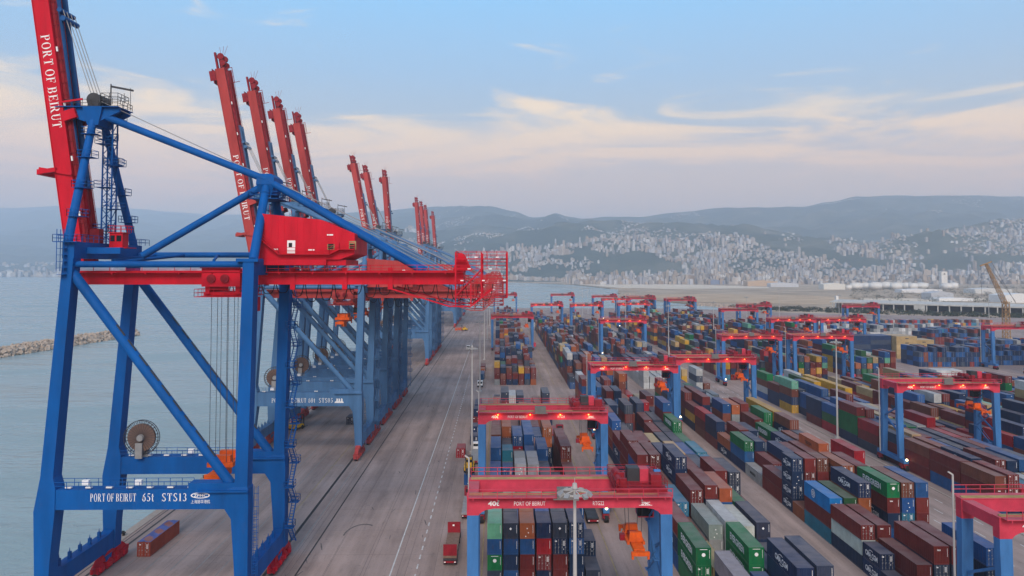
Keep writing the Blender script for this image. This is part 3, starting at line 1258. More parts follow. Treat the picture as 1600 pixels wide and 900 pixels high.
    r.railbox(xw + .9, xw + 4.6, -hy - 2.0, hy + 2.0, top + 2.6, 1.1, 1.6)
    r.box(xw + .9, xw + 4.6, -hy - 2.0, -hy - 1.1, top + 2.5, top + 2.62)
    for yy in (-hy - 1.6,):
        for z in range(int(top - 2), int(top + 5)):
            r.box(xw + 1.6, xw + 2.7, yy - .5, yy + .5, z, z + .06)
        for x in (xw + 1.6, xw + 2.7):
            r.box(x - .04, x + .04, yy - .54, yy - .46, top - 2, top + 4.5)
            r.box(x - .04, x + .04, yy + .46, yy + .54, top - 2, top + 4.5)
    r.build('handrail', B, cg)
    a = MB()
    a.box(xl - .3, xl + 1.5, -hy + 1.15, hy - 1.15, top - 2.6, top - .1)
    a.box(xl - 1.2, xl + 2.2, -hy - 1.3, -hy + 1.3, top - .5, top + .003)
    a.box(xl - 1.2, xl + 2.2, hy - 1.3, hy + 1.3, top - .5, top + .003)
    a.build('cross_girder', B, root)
    # --- mast: A frame with head
    az = top + (25.0 if big else 26.0)
    ax = -13.6
    for sy in (-1, 1):
        a = MB()
        a.tube((xw + 2.4 + .5 * sy, sy * (hy - .3), top + 2.4), (ax - .2, sy * 1.5, az - 1), .68, .6, 14)
        ml = a.build('mast_leg', B, root, smooth=True)
        for k in (.2, .42, .66, .85):
            c = MB()
            q = Vector((xw + 2.9, sy * (hy - .3), top + 2.4)).lerp(Vector((ax - .2, sy * 1.5, az - 1)), k)
            c.railbox(q.x - 1.2, q.x + 1.2, q.y - 1.1, q.y + 1.1, q.z, 1.1, 1.1)
            c.box(q.x - 1.2, q.x + 1.2, q.y - 1.1, q.y + 1.1, q.z - .08, q.z)
            c.build('mast_platform', B, ml)
    # ladder tower between the mast legs
    a = MB()
    tx, ty = -12.6, 1.6
    for dx in (-.8, .8):
        for dy in (-.8, .8):
            a.box(tx + dx - .1, tx + dx + .1, ty + dy - .1, ty + dy + .1, top + 2.6, az - 1.2)
    nz = 11
    for i in range(nz):
        z = top + 3.0 + i * (az - top - 4.5) / nz
        z2 = z + (az - top - 4.5) / nz
        a.beam((tx - .8, ty - .8, z), (tx + .8, ty - .8, z2), .1, .1)
        a.beam((tx + .8, ty - .8, z), (tx - .8, ty - .8, z2), .1, .1)
        a.beam((tx - .8, ty + .8, z2), (tx + .8, ty + .8, z2), .12, .12)
        a.beam((tx + .8, ty - .8, z), (tx + .8, ty + .8, z2), .1, .1)
        if i % 2 == 0:
            sx = .9 if i % 4 else -.6
            a.box(tx - 1.3 + sx, tx + 1.3 + sx, ty - 1.4, ty + 1.2, z2 - .06, z2)
            a.railbox(tx - 1.3 + sx, tx + 1.3 + sx, ty - 1.4, ty + 1.2, z2, 1.1, 1.3)
    for i in range(26):
        z = top + 3.0 + i * .9
        if z < az - 2:
            a.box(tx + .2, tx + .75, ty - .95, ty - .85, z, z + .07)
    a.build('ladder_tower', B, root)
    a = MB()
    a.loft([(az - 2.6, ax, 0, 1.8, 4.6), (az - .2, ax, 0, 3.0, 5.0), (az + .5, ax, 0, 3.2, 5.2)])
    a.prism_xz([(ax - 6.1, az - .4), (ax - 1.6, az - 1.9), (ax + 1, az - 1.9), (ax + 4.2, az - .3), (ax + 4.2, az + .4), (ax - 6.1, az + .4)], -2.0, -1.4)
    a.prism_xz([(ax - 6.1, az - .4), (ax - 1.6, az - 1.9), (ax + 1, az - 1.9), (ax + 4.2, az - .3), (ax + 4.2, az + .4), (ax - 6.1, az + .4)], 1.4, 2.0)
    a.box(ax - 6.2, ax + 4.3, -2.6, 2.6, az + .41, az + .52)
    hd = a.build('mast_head', B, root)
    c = MB()
    c.railbox(ax - 4.6, ax + 4.2, -2.5, 2.5, az + .52, 1.15, 1.3)
    c.railbox(ax + 1.4, ax + 4.2, -2.5, 1.2, az + 1.6, 1.15, 1.2)
    for y in (-1.7, -.6, .6, 1.7):
        c.tube((ax - .2, y - .16, az + 1.8), (ax - .2, y + .16, az + 1.8), 1.15, None, 16)
        c.box(ax - 1.1, ax + .7, y - .25, y + .25, az + .5, az + 1.6)
    c.box(ax + 2.2, ax + 2.36, -1.1, -.95, az + .5, az + 4.6)
    c.beam((ax + 2.3, -1.0, az + 4.2), (ax + 6.0, -1.0, az + 3.5), .35, .3)
    c.tube((ax + 4.6, 1, az + .5), (ax + 4.6, 1, az + 4.4), .05, None, 5)
    c.tube((ax + 5, -2, az + .5), (ax + 5, -2, az + 2.8), .05, None, 5)
    c.build('sheave', M['dark_steel'], hd)
    # --- backstays and node over the landside legs
    nz_ = top + (13.0 if big else 13.2)
    nx = 15.3
    for sy in (-1, 1):
        a = MB()
        a.tube((ax + 1.0, sy * 1.4, az - .8), (nx, sy * 2.2, nz_ + .3), .6, None, 12)
        a.build('backstay', B, root, smooth=True)
        a = MB()
        a.tube((nx + .5, sy * 2.2, nz_), (41.5, sy * 3.1, top - 1.9), .6, None, 12)
        a.build('backstay', B, root, smooth=True)
        a = MB()
        a.tube((xl + .8, sy * (hy - .8), top - .2), (nx, sy * 1.6, nz_), .75, .7, 12)
        a.build('tower_leg', B, root, smooth=True)
    a = MB()
    a.tube((nx - .6, -1.2, nz_ - .5), (-5.2, -1.6, top + .6), .62, None, 12)
    a.build('diagonal_strut', B, root, smooth=True)
    a = MB()
    a.loft([(nz_ - 2.2, nx, 0, 1.9, 4.2), (nz_ - .5, nx, 0, 3.0, 5.6), (nz_ + .7, nx, 0, 2.8, 5.4), (nz_ + 1.3, nx, 0, 1.6, 4.4)])
    nd = a.build('tower_head', B, root)
    c = MB()
    c.box(nx - 2.4, nx + 2.4, -3.6, 3.6, nz_ - 3.0, nz_ - 2.9)
    c.railbox(nx - 2.4, nx + 2.4, -3.6, 3.6, nz_ - 2.9, 1.1, 1.2)
    c.build('handrail', B, nd)
    # --- main girders, end frame, walkways
    gz0, gz1 = 50.4 + g, 52.6 + g
    for sy in (-1, 1):
        a = MB()
        a.box(-15.3, 48.4, sy * 3.3 - .6, sy * 3.3 + .6, gz0, gz1)
        a.box(-15.3, 48.4, sy * 3.3 - .75, sy * 3.3 + .75, gz0 - .08, gz0 - .002)
        a.box(-15.0, 48.4, sy * 3.3 + sy * .62, sy * 3.3 + sy * 1.9, gz1 - .35, gz1 - .25)
        gi = a.build('main_girder', Rd, root)
        c = MB()
        c.rail((16.5, sy * 5.2, gz1 - .25), (48.4, sy * 5.2, gz1 - .25), 1.15, 1.8)
        if sy < 0:
            c.rail((-14, sy * 5.2, gz1 - .25), (12, sy * 5.2, gz1 - .25), 1.0, 2.4)
        for i in range(12):
            c.box(-14 + i * 5.4, -13.8 + i * 5.4, sy * 3.9 if sy > 0 else -5.2, 5.2 if sy > 0 else -3.9, gz1 - .6, gz1 - .36)
        c.build('handrail', Rd, gi)
    a = MB()
    for x in (-15.2, -2, 24, 36, 47.6):
        a.box(x, x + .8, -2.7, 2.7, gz0 + .3, gz1 - .3)
    a.build('girder_tie', Rd, root)
    # end frame: a stack of platforms hanging off the landside end
    a = MB()
    x0, x1 = 47.2, 55.6
    for z in (gz0 - 2.2, gz0 + .2, gz1 + .3, gz1 + 2.0):
        a.box(x0, x1, -5.4, -4.2, z - .08, z)
        a.box(x0, x1, 4.2, 5.4, z - .08, z)
        a.box(x1 - 1.1, x1, -5.4, 5.4, z - .1, z - .02)
        a.railbox(x0, x1, -5.4, 5.4, z, 1.15, 1.4)
    for x in (x0, x0 + 4.2, x1):
        for y in (-5.4, 5.4):
            a.box(x - .12, x + .12, y - .12, y + .12, gz0 - 2.2, gz1 + 3.0)
    for y in (-5.4, 5.4):
        a.beam((x0 - 11, y, gz0 - .6), (x0 - 1, y, gz0 - 3.6), .22, .22)
        a.beam((x0 - 1, y, gz0 - 3.6), (x0 + 2.5, y, gz0 - 3.6), .22, .22)
        a.beam((x0 + 2.5, y, gz0 - 3.6), (x0 + 6, y, gz0 - .8), .22, .22)
        a.beam((x0, y, gz0), (x0, y, gz0 - 3.6), .18, .18)
        a.beam((x0 + 2.5, y, gz0), (x0 + 2.5, y, gz0 - 3.6), .18, .18)
        a.beam((x0, y, gz0 - 2), (x0 + 4.2, y, gz1 + .3), .14, .14)
    ef = a.build('end_frame', Rd, root)
    for yy in (-3.7, 3.0):
        c = MB()
        c.prism_xz([(x0 - .6, gz1 + .002), (x0 + 2.4, gz1 + .002), (x0 + 1.0, gz1 + 2.9), (x0 + .4, gz1 + 2.9)], yy, yy + .7)
        c.build('sheave_bracket', Rd, ef)
    c = MB()
    c.tube((x0 + .7, -2.98, gz1 + 1.6), (x0 + .7, 2.98, gz1 + 1.6), .7, None, 14)
    c.build('sheave_drum', M['dark_red'], ef)
    for x in (20, 28.5, 36):
        c = MB()
        c.box(x, x + .8, -4.1, -3.94, gz0 - .9, gz1 + .5)
        c.build('girder_bracket', Rd, root)
    c = MB()
    for i in range(7):
        c.box(x0 + .8 + i * 1.15, x0 + 1.3 + i * 1.15, -5.5, -5.42, gz0 + .5 + (i % 3) * 1.9, gz0 + .68 + (i % 3) * 1.9)
    c.build('notice_plate', M['white'], ef)
    # festoon loops
    a = MB()
    rr = random.Random(4)
    for i in range(19):
        xa = 5 + i * 2.55
        dp = rr.uniform(1.4, 3.2)
        prev = None
        for k in range(9):
            u = k / 8
            p = (xa + u * 2.3, 4.6, gz0 - .2 - dp * (1 - (2 * u - 1) ** 4))
            if prev:
                a.beam(prev, p, .13, .13)
            prev = p
    a.build('festoon_cable', M['dark'], root)
    # --- machinery house
    hx0, hx1 = 15.3, 30.8
    y0, y1 = -5.6, 6.2
    hz = 54.4 + g
    a = MB()
    a.prism_xz([(hx0, hz), (25.2 + 3.2, hz), (hx1, hz + .9), (hx1, hz + 4.2), (25.2, hz + 6.5), (hx0, hz + 7.5)], y0, y1)
    a.box(hx0 - .3, hx0 + 11, y0 - .5, y1 + .5, hz - .9, hz - .02)
    a.box(hx1 - 9, hx1 - 1.5, y0 + .4, y1 - .4, hz - .9, hz - .03)
    hs = a.build('machinery_house', Rd, root)
    c = MB()
    zz = hz + 1.75
    pts = [(hx0 - .1, zz + 1.5), (hx0 + .6, zz + 1.4), (hx0 + 3.4, zz - .9), (hx0 + 11.6, zz - .9), (hx0 + 13.2, zz - .1), (hx0 + 15.6, zz - .1)]
    for (xa, za), (xb, zb) in zip(pts, pts[1:]):
        c.beam((xa, y0 - .45, za), (xb, y0 - .45, zb), .9, .12)
        c.rail((xa, y0 - .85, za), (xb, y0 - .85, zb), 1.1, 1.2)
    c.build('house_walkway', Rd, hs)
    c = MB()
    c.box(hx0 + 4.6, hx0 + 5.9, y0 - .06, y0 - .005, hz + 1.0, hz + 3.1)
    dr = c.build('door', M['white'], hs)
    c = MB()
    c.box(hx0 + 4.85, hx0 + 5.4, y0 - .1, y0 - .062, hz + 2.0, hz + 2.7)
    c.build('door_window', M['glass'], dr)
    for xa in (11.1, 14.6):
        c = MB()
        c.box(hx0 + xa, hx0 + xa + 1.15, y0 - .1, y0 - .005, hz + 1.6, hz + 2.8 - (.3 if xa < 12 else -.2))
        vt = c.build('vent', M['line_yellow'], hs)
        c = MB()
        for k in range(3):
            c.box(hx0 + xa + .14, hx0 + xa + 1.0, y0 - .14, y0 - .102, hz + 1.72 + k * .3, hz + 1.95 + k * .3)
        c.build('louvre', M['dark'], vt)
    c = MB()
    for xa, za in ((2.2, 1.55), (8.0, 1.45), (11.0, 3.9)):
        c.box(hx0 + xa, hx0 + xa + 1.0, y0 - .03, y0 - .004, hz + za, hz + za + .22)
    c.build('notice_plate', M['white'], hs)
    c = MB()
    for i in range(1, 15):
        x = hx0 + i * 1.03
        ztop = hz + 7.5 - max(0, (x - hx0)) * .107 if x < 25.2 else hz + 6.5 - (x - 25.2) * .377
        c.box(x - .03, x + .03, y0 - .035, y0 - .003, hz + 2.9, ztop - .25)
    c.build('wall_seam', Rd, hs)
    # --- trolley, operator cab, ropes, spreader
    a = MB()
    tx0, tx1 = 6.0, 12.2
    a.box(tx0, tx1, -4.0, 4.0, gz0 - 1.9, gz0 - 1.3)
    a.box(tx0, tx1, -5.2, -4.3, gz0 - .4, gz1 + .4)
    a.box(tx0, tx1, 4.3, 5.2, gz0 - .4, gz1 + .4)
    a.box(tx0 + .3, tx0 + 1, -4.4, 4.4, gz0 - 1.6, gz0 - .3)
    a.box(tx1 - 1, tx1 - .3, -4.4, 4.4, gz0 - 1.6, gz0 - .3)
    a.railbox(tx0 - 1, tx1 + .6, -5.6, 5.6, gz0 - 2.0, 1.2, 1.4)
    a.box(tx0 - 1, tx1 + .6, -5.6, 5.6, gz0 - 2.1, gz0 - 2.0)
    tr = a.build('trolley', Rd, root)
    for x in (tx0 + 1.6, tx0 + 3.8):
        a = MB()
        a.tube((x, -5.5, gz0 + .9), (x, -5.22, gz0 + .9), .7, None, 14)
        a.tube((x, -5.6, gz0 + .9), (x, -5.5, gz0 + .9), .3, None, 10)
        a.build('rope_sheave', M['dark_red'], tr)
    a = MB()
    a.box(tx0 - .1, tx1 + .1, -5.7, -5.21, gz1 + .402, gz1 + .6)
    a.build('trolley_canopy', M['dark_red'], tr)
    a = MB()
    a.box(11.9, 14.0, -2.6, -.2, gz0 - 4.6, gz0 - 2.2)
    cb_ = a.build('operator_cab', Rd, root)
    c = MB()
    c.box(11.75, 13.2, -2.68, -.12, gz0 - 4.4, gz0 - 2.9)
    c.build('cab_window', M['glass'], cb_)
    sz = 20.5 if big else 38
    a = MB()
    for x in (6.6, 7.6, 9.4, 10.4):
        for y in (-2.3, 2.3):
            a.tube((x, y, sz), (x, y, gz0 - 1.5), .045, None, 5, False)
    a.build('hoist_rope', M['dark_steel'], root)
    a = MB()
    a.cb(8.5, 0, sz + .2, 4.2, 5.6, .7)
    a.cb(8.5, -1.7, sz + 1.0, 3.0, 1.0, 1.2)
    a.cb(8.5, 1.7, sz + 1.0, 3.0, 1.0, 1.2)
    a.cb(8.5, 0, sz - .7, 1.6, 12.0, .6)
    a.cb(8.5, -6, sz - .8, 2.44, .5, .7)
    a.cb(8.5, 6, sz - .8, 2.44, .5, .7)
    for x in (7.4, 9.6):
        for y in (-6, 6):
            a.cb(x, y, sz - 1.3, .3, .3, .8)
    a.cb(8.5, 0, sz - 1.6, 1.0, 3, 1.2)
    a.build('spreader', M['orange'], root)
    # --- cable reel on the rear portal
    a = MB()
    ry = hy - 1.5 if big else -hy + 3
    rx, rz, rr_ = -9.5, pz1 + 3.6, 3.05
    a.tube((rx, ry - .28, rz), (rx, ry + .28, rz), rr_ * .8, None, 28)
    rl = a.build('cable_reel', M['reel'], root)
    c = MB()
    for i in range(28):
        t = 2 * math.pi * i / 28
        t2 = 2 * math.pi * (i + 1) / 28
        for yy in (ry - .33, ry + .33):
            c.beam((rx + math.cos(t) * .5, yy, rz + math.sin(t) * .5), (rx + math.cos(t) * rr_, yy, rz + math.sin(t) * rr_), .07, .07, (0, 1, 0))
            c.beam((rx + math.cos(t) * rr_, yy, rz + math.sin(t) * rr_), (rx + math.cos(t2) * rr_, yy, rz + math.sin(t2) * rr_), .1, .1, (0, 1, 0))
    c.build('reel_spoke', M['dark_steel'], rl)
    c = MB()
    c.tube((rx, ry - .9, rz), (rx, ry - .34, rz), .55, .65, 14)
    c.box(rx - .8, rx + .4, ry - .8, ry - .36, pz1, rz - .9)
    c.box(rx - .9, rx + .9, ry + .5, ry + 1.1, pz1, rz + .4)
    c.build('reel_hub', M['steel'], rl)
    # --- stairs up the rear landside leg
    a = MB()
    sx = xl + 2.0
    nlev = 14
    for i in range(nlev):
        z = 3.4 + i * (top - 5) / nlev
        z2 = 3.4 + (i + 1) * (top - 5) / nlev
        ya, yb = (hy - 1.6, hy + 1.6) if i % 2 else (hy + 1.6, hy - 1.6)
        if big or i % 1 == 0:
            a.box(sx - .7, sx + 1.0, yb - .8, yb + .8, z2 - .08, z2)
            a.railbox(sx - .7, sx + 1.0, yb - .8, yb + .8, z2, 1.1, 1.0)
        for dx in (-.25, .5):
            a.beam((sx + dx, ya, z), (sx + dx, yb, z2), .1, .28)
        for k in range(9):
            u = (k + .5) / 9
            a.cb(sx + .12, ya + (yb - ya) * u, z + (z2 - z) * u, .75, .28, .05)
        a.beam((sx + .55, ya, z + 1), (sx + .55, yb, z2 + 1), .06, .06)
        a.box(sx - 1.0, sx - .7, hy - .2, hy + .2, z2 - .2, z2 - .09)
    a.build('stair_tower', B, root)
    a = MB()
    for z in range(4, int(pz0)):
        a.box(xl + 1.5, xl + 2.1, -hy - .05, -hy + .05, z, z + .06)
        a.box(xl + 1.5, xl + 2.1, -hy - .05, -hy + .05, z + .5, z + .56)
    for x in (xl + 1.45, xl + 2.1):
        for y in (-hy - .1, -hy + .6):
            a.box(x, x + .06, y, y + .06, 3.4, pz0 + 3)
    for z in range(5, int(pz0 + 3), 1):
        a.box(xl + 1.42, xl + 2.2, -hy + .58, -hy + .66, z, z + .06)
    a.build('ladder', B, root)
    # --- red checker cabin on the mast base
    a = MB()
    a.box(-11.0, -8.8, -1.2, .8, top + 2.0, top + 4.4)
    a.box(-11.2, -8.6, -1.4, 1.0, top + 4.4, top + 4.52)
    ck = a.build('checker_cabin', Rd, root)
    c = MB()
    c.box(-10.8, -10.1, -1.26, -1.2, top + 3.0, top + 4.0)
    c.box(-9.8, -9.0, -1.26, -1.2, top + 3.0, top + 4.0)
    c.build('cab_window', M['glass'], ck)
    c = MB()
    c.railbox(-11.2, -8.0, -1.4, 1.0, top + 4.52, 1.1, .8)
    c.box(-11.6, -7.8, -1.8, 1.6, top + 1.85, top + 1.98)
    c.build('handrail', Rd, ck)
    a = MB()
    a.box(-13.2, -11.7, -3.2, -1.7, top + 2.61, top + 5.0)
    a.build('winch_cabinet', M['dark_red'], root)
    # --- boom, raised
    hinge = Vector((-16.0, 0, 56.5 + g))
    ang = R_(8.9) if big else R_(11.1)
    u = Vector((-math.sin(ang), 0, math.cos(ang)))     # along the boom
    n = Vector((-math.cos(ang), 0, -math.sin(ang)))    # under side when lowered: faces the sea
    Lb = 63.5 if big else 62.8
    bm_ = MB()

    def P(s, q, y):
        p = hinge + u * s + n * q
        return (p.x, y, p.z)
    for sy in (-1, 1):
        y = sy * 1.7
        vs = []
        for s in (-3.0, Lb):
            for q, yy in ((1.5, y - .65), (-1.1, y - .65), (-1.1, y + .65), (1.5, y + .65)):
                vs.append(P(s, q, yy))
        bm_.add(vs, [(3, 2, 1, 0), (4, 5, 6, 7), (0, 1, 5, 4), (1, 2, 6, 5), (2, 3, 7, 6), (3, 0, 4, 7)])
        vs = []
        for s in (-3.0, Lb):
            for q, yy in ((1.62, y - .8), (1.5, y - .8), (1.5, y + .8), (1.62, y + .8)):
                vs.append(P(s, q, yy))
        bm_.add(vs, [(3, 2, 1, 0), (4, 5, 6, 7), (0, 1, 5, 4), (1, 2, 6, 5), (2, 3, 7, 6), (3, 0, 4, 7)])
    for i in range(8):
        s = 1 + i * (Lb - 2) / 7
        bm_.beam(P(s, .2, -1.1), P(s, .2, 1.1), 1.0, 1.0, u)
    bo = bm_.build('boom', Rd, root)
    c = MB()     # walkway on the upper side
    for sy in (-1, 1):
        y = sy * 1.7
        c.beam(P(-2, -1.55, y), P(Lb, -1.55, y), .7, .12, (0, 1, 0))
        c.beam(P(-2, -1.75, y - .3), P(Lb, -1.75, y - .3), .08, .08)
        c.beam(P(-2, -2.2, y - .3), P(Lb, -2.2, y - .3), .08, .08)
        for i in range(34):
            s = -2 + i * (Lb + 2) / 33
            c.beam(P(s, -1.1, y - .3), P(s, -2.2, y - .3), .08, .08)
    c.build('boom_walkway', M['dark_red'], bo)
    c = MB()
    for i in range(6):
        s = 5 + i * 9.3
        c.beam(P(s, -1.5, -2.42), P(s + .8, -1.5, -2.42), .25, .2, (0, 1, 0))
    c.build('boom_light', M['white'], bo)
    # tip: sheave frame and buffer platform
    c = MB()
    c.beam(P(Lb, .9, -1.7), P(Lb + 5.0, .9, -1.7), .5, 1.0, (0, 1, 0))
    c.beam(P(Lb, .9, 1.7), P(Lb + 5.0, .9, 1.7), .5, 1.0, (0, 1, 0))
    for k in range(4):
        c.beam(P(Lb + .6 + k * 1.2, -.3, -1.9), P(Lb + .6 + k * 1.2, -.3, 1.9), .55, .55)
    for y in (-1.7, 1.7):
        c.tube(P(Lb + 3.6, -.5, y - .3), P(Lb + 3.6, -.5, y + .3), 1.0, None, 12)
        c.tube(P(Lb + 1.6, -.7, y - .3), P(Lb + 1.6, -.7, y + .3), .9, None, 12)
    for k in range(3):
        c.beam(P(Lb + 4.5, -.2 - k * .5, 0), P(Lb + 7.0, -.2 - k * 1.2, 0), .07, .07)
    c.build('boom_tip', M['dark_red'], bo)
    c = MB()
    c.beam(P(Lb - 3.4, 2.6, -2.42), P(Lb - .4, 2.6, -2.42), .16, 1.7, n)
    c.beam(P(Lb - 3.4, 2.6, 2.42), P(Lb - .4, 2.6, 2.42), .16, 1.7, n)
    c.beam(P(Lb - 3.4, 2.5, -2.42), P(Lb - 3.4, 2.5, 2.42), .2, 1.6, u)
    c.beam(P(Lb - .6, 2.5, -2.42), P(Lb - .6, 2.5, 2.42), .14, 1.6, u)
    c.beam(P(Lb - .5, -1.2, -2.42), P(Lb - .5, -3.4, -2.42), .16, .16)
    c.beam(P(Lb - .5, -3.4, -2.42), P(Lb - 5, -3.4, -2.42), .14, .14)
    c.beam(P(Lb - 5, -1.1, -2.42), P(Lb - 5, -5.0, -2.42), .14, .14)
    c.build('boom_platform', M['dark_red'], bo)
    for s in (13.2, 21.8):
        c = MB()
        if s < 15:
            c.beam(P(s, 1.2, -2.5), P(s, 4.2, -2.5), .9, .7)
            c.beam(P(s, 1.2, 2.5), P(s, 4.2, 2.5), .9, .7)
            c.beam(P(s - 1.1, -1.2, -2.55), P(s + .6, 4.0, -2.55), .3, .5)
            c.beam(P(s, 3.9, -2.8), P(s, 3.9, 2.8), .9, .9)
        else:
            c.beam(P(s, -1.0, -2.5), P(s + .4, -3.2, -2.5), .6, 1.6, u)
            c.beam(P(s, -1.0, 2.5), P(s + .4, -3.2, 2.5), .6, 1.6, u)
            c.beam(P(s + 2.5, -1.0, -2.5), P(s + 2.5, -4.6, -2.5), .2, .3)
        c.build('boom_bracket', Rd, bo)
    # folded forestay links lying along the boom
    c = MB()
    for sy in (-1, 1):
        y = sy * 1.1
        c.beam(P(10.0, -1.6, y), P(Lb * .72, -2.1, y), .5, .7, n)
    c.tube(P(38.5, -3.0, -2.2), P(38.5, -3.0, 2.2), .45, None, 12)
    c.tube(P(40.0, -2.6, -2.2), P(40.0, -2.6, 2.2), .4, None, 12)
    c.build('forestay_link', M['blue_old'] if not big else paint('deep blue stay paint', (0.015, 0.085, 0.26), .5, .2, .5), bo)
    c = MB()
    for y in (-1.7, -.6, .6, 1.7):
        c.tube((ax - .6, y, az + 2.6), P(40.0, -3.0, y), .07, None, 5, False)
    c.tube((ax + 1, -1.5, az + 1.5), (46, -2, top - .5), .045, None, 5, False)
    c.tube((ax + 1, 1.5, az + 1.5), (46, 2, top - .5), .045, None, 5, False)
    c.build('boom_hoist_rope', M['steel'], root)
    # lettering down the boom
    t = MB()
    gl = serif('PORT OF BEIRUT')
    s_top, s_len = (36.0, 15.8) if big else (36.5, 19.5)
    put_text(t, gl, P(s_top, .98, -1.7 - .665), -u, -n * -1.0 if False else (-n), 1.5, s_len)
    t.build('lettering', M['white'], bo)
    return root


def build_cranes():
    make_sts('quay_crane', 'bright blue quay crane with raised red boom and 65t lettering, nearest to the camera', (-54.2, 128.8, 0), True,
             [('PORT OF BEIRUT', -8.0, 6.9), ('65t', -.2, 1.8), ('STS13', 2.8, 3.75)])
    t2 = make_sts('quay_crane', 'faded blue quay crane lettered 60t standing right behind the nearest crane', (-54.2, 225, 0), False,
                  [('PORT OF BEIRUT', -9.2, 9.6), ('60t', .9, 2.0), ('STS05', 3.9, 3.9)])
    spec = [(253.5, 'second of the faded blue cranes in the tight row behind the nearest crane'), (281.5, 'third of the faded blue cranes in the tight row behind the nearest crane'),
            (309.5, 'fourth and last faded blue crane in the tight row behind the nearest crane'), (428, 'first of the three middle distance cranes with raised red booms'),
            (468, 'second of the three middle distance cranes with raised red booms'), (498, 'third middle distance crane, its red boom standing a little apart'),
            (691, 'first of the far cluster of cranes at the end of the quay'), (733, 'second of the far cluster of cranes at the end of the quay'),
            (776, 'third of the far cluster of cranes at the end of the quay'), (862, 'farthest quay crane, last red boom at the quay end')]
    for y, lab in spec:
        c = copy_tree(t2)
        c.location = (-54.2, y, 0)
        c['label'] = lab
        if y > 497:
            for ch in c.children:
                if ch.name.startswith('boom') and not ch.name.startswith('boom_hoist'):
                    # this type parks its boom closer to upright
                    ch.matrix_local = Matrix.Translation((-16.0, 0, 50.5)) @ Matrix.Rotation(R_(6.5), 4, 'Y') @ Matrix.Translation((16.0, 0, -50.5))
        for ch in list(c.children):
            if ch.name.startswith('portal_beam'):
                for k in list(ch.children):
                    if k.name.startswith('lettering'):
                        bpy.data.objects.remove(k)


build_cranes()


# ================================================================== YARD GANTRIES
RTG_W = 27.6


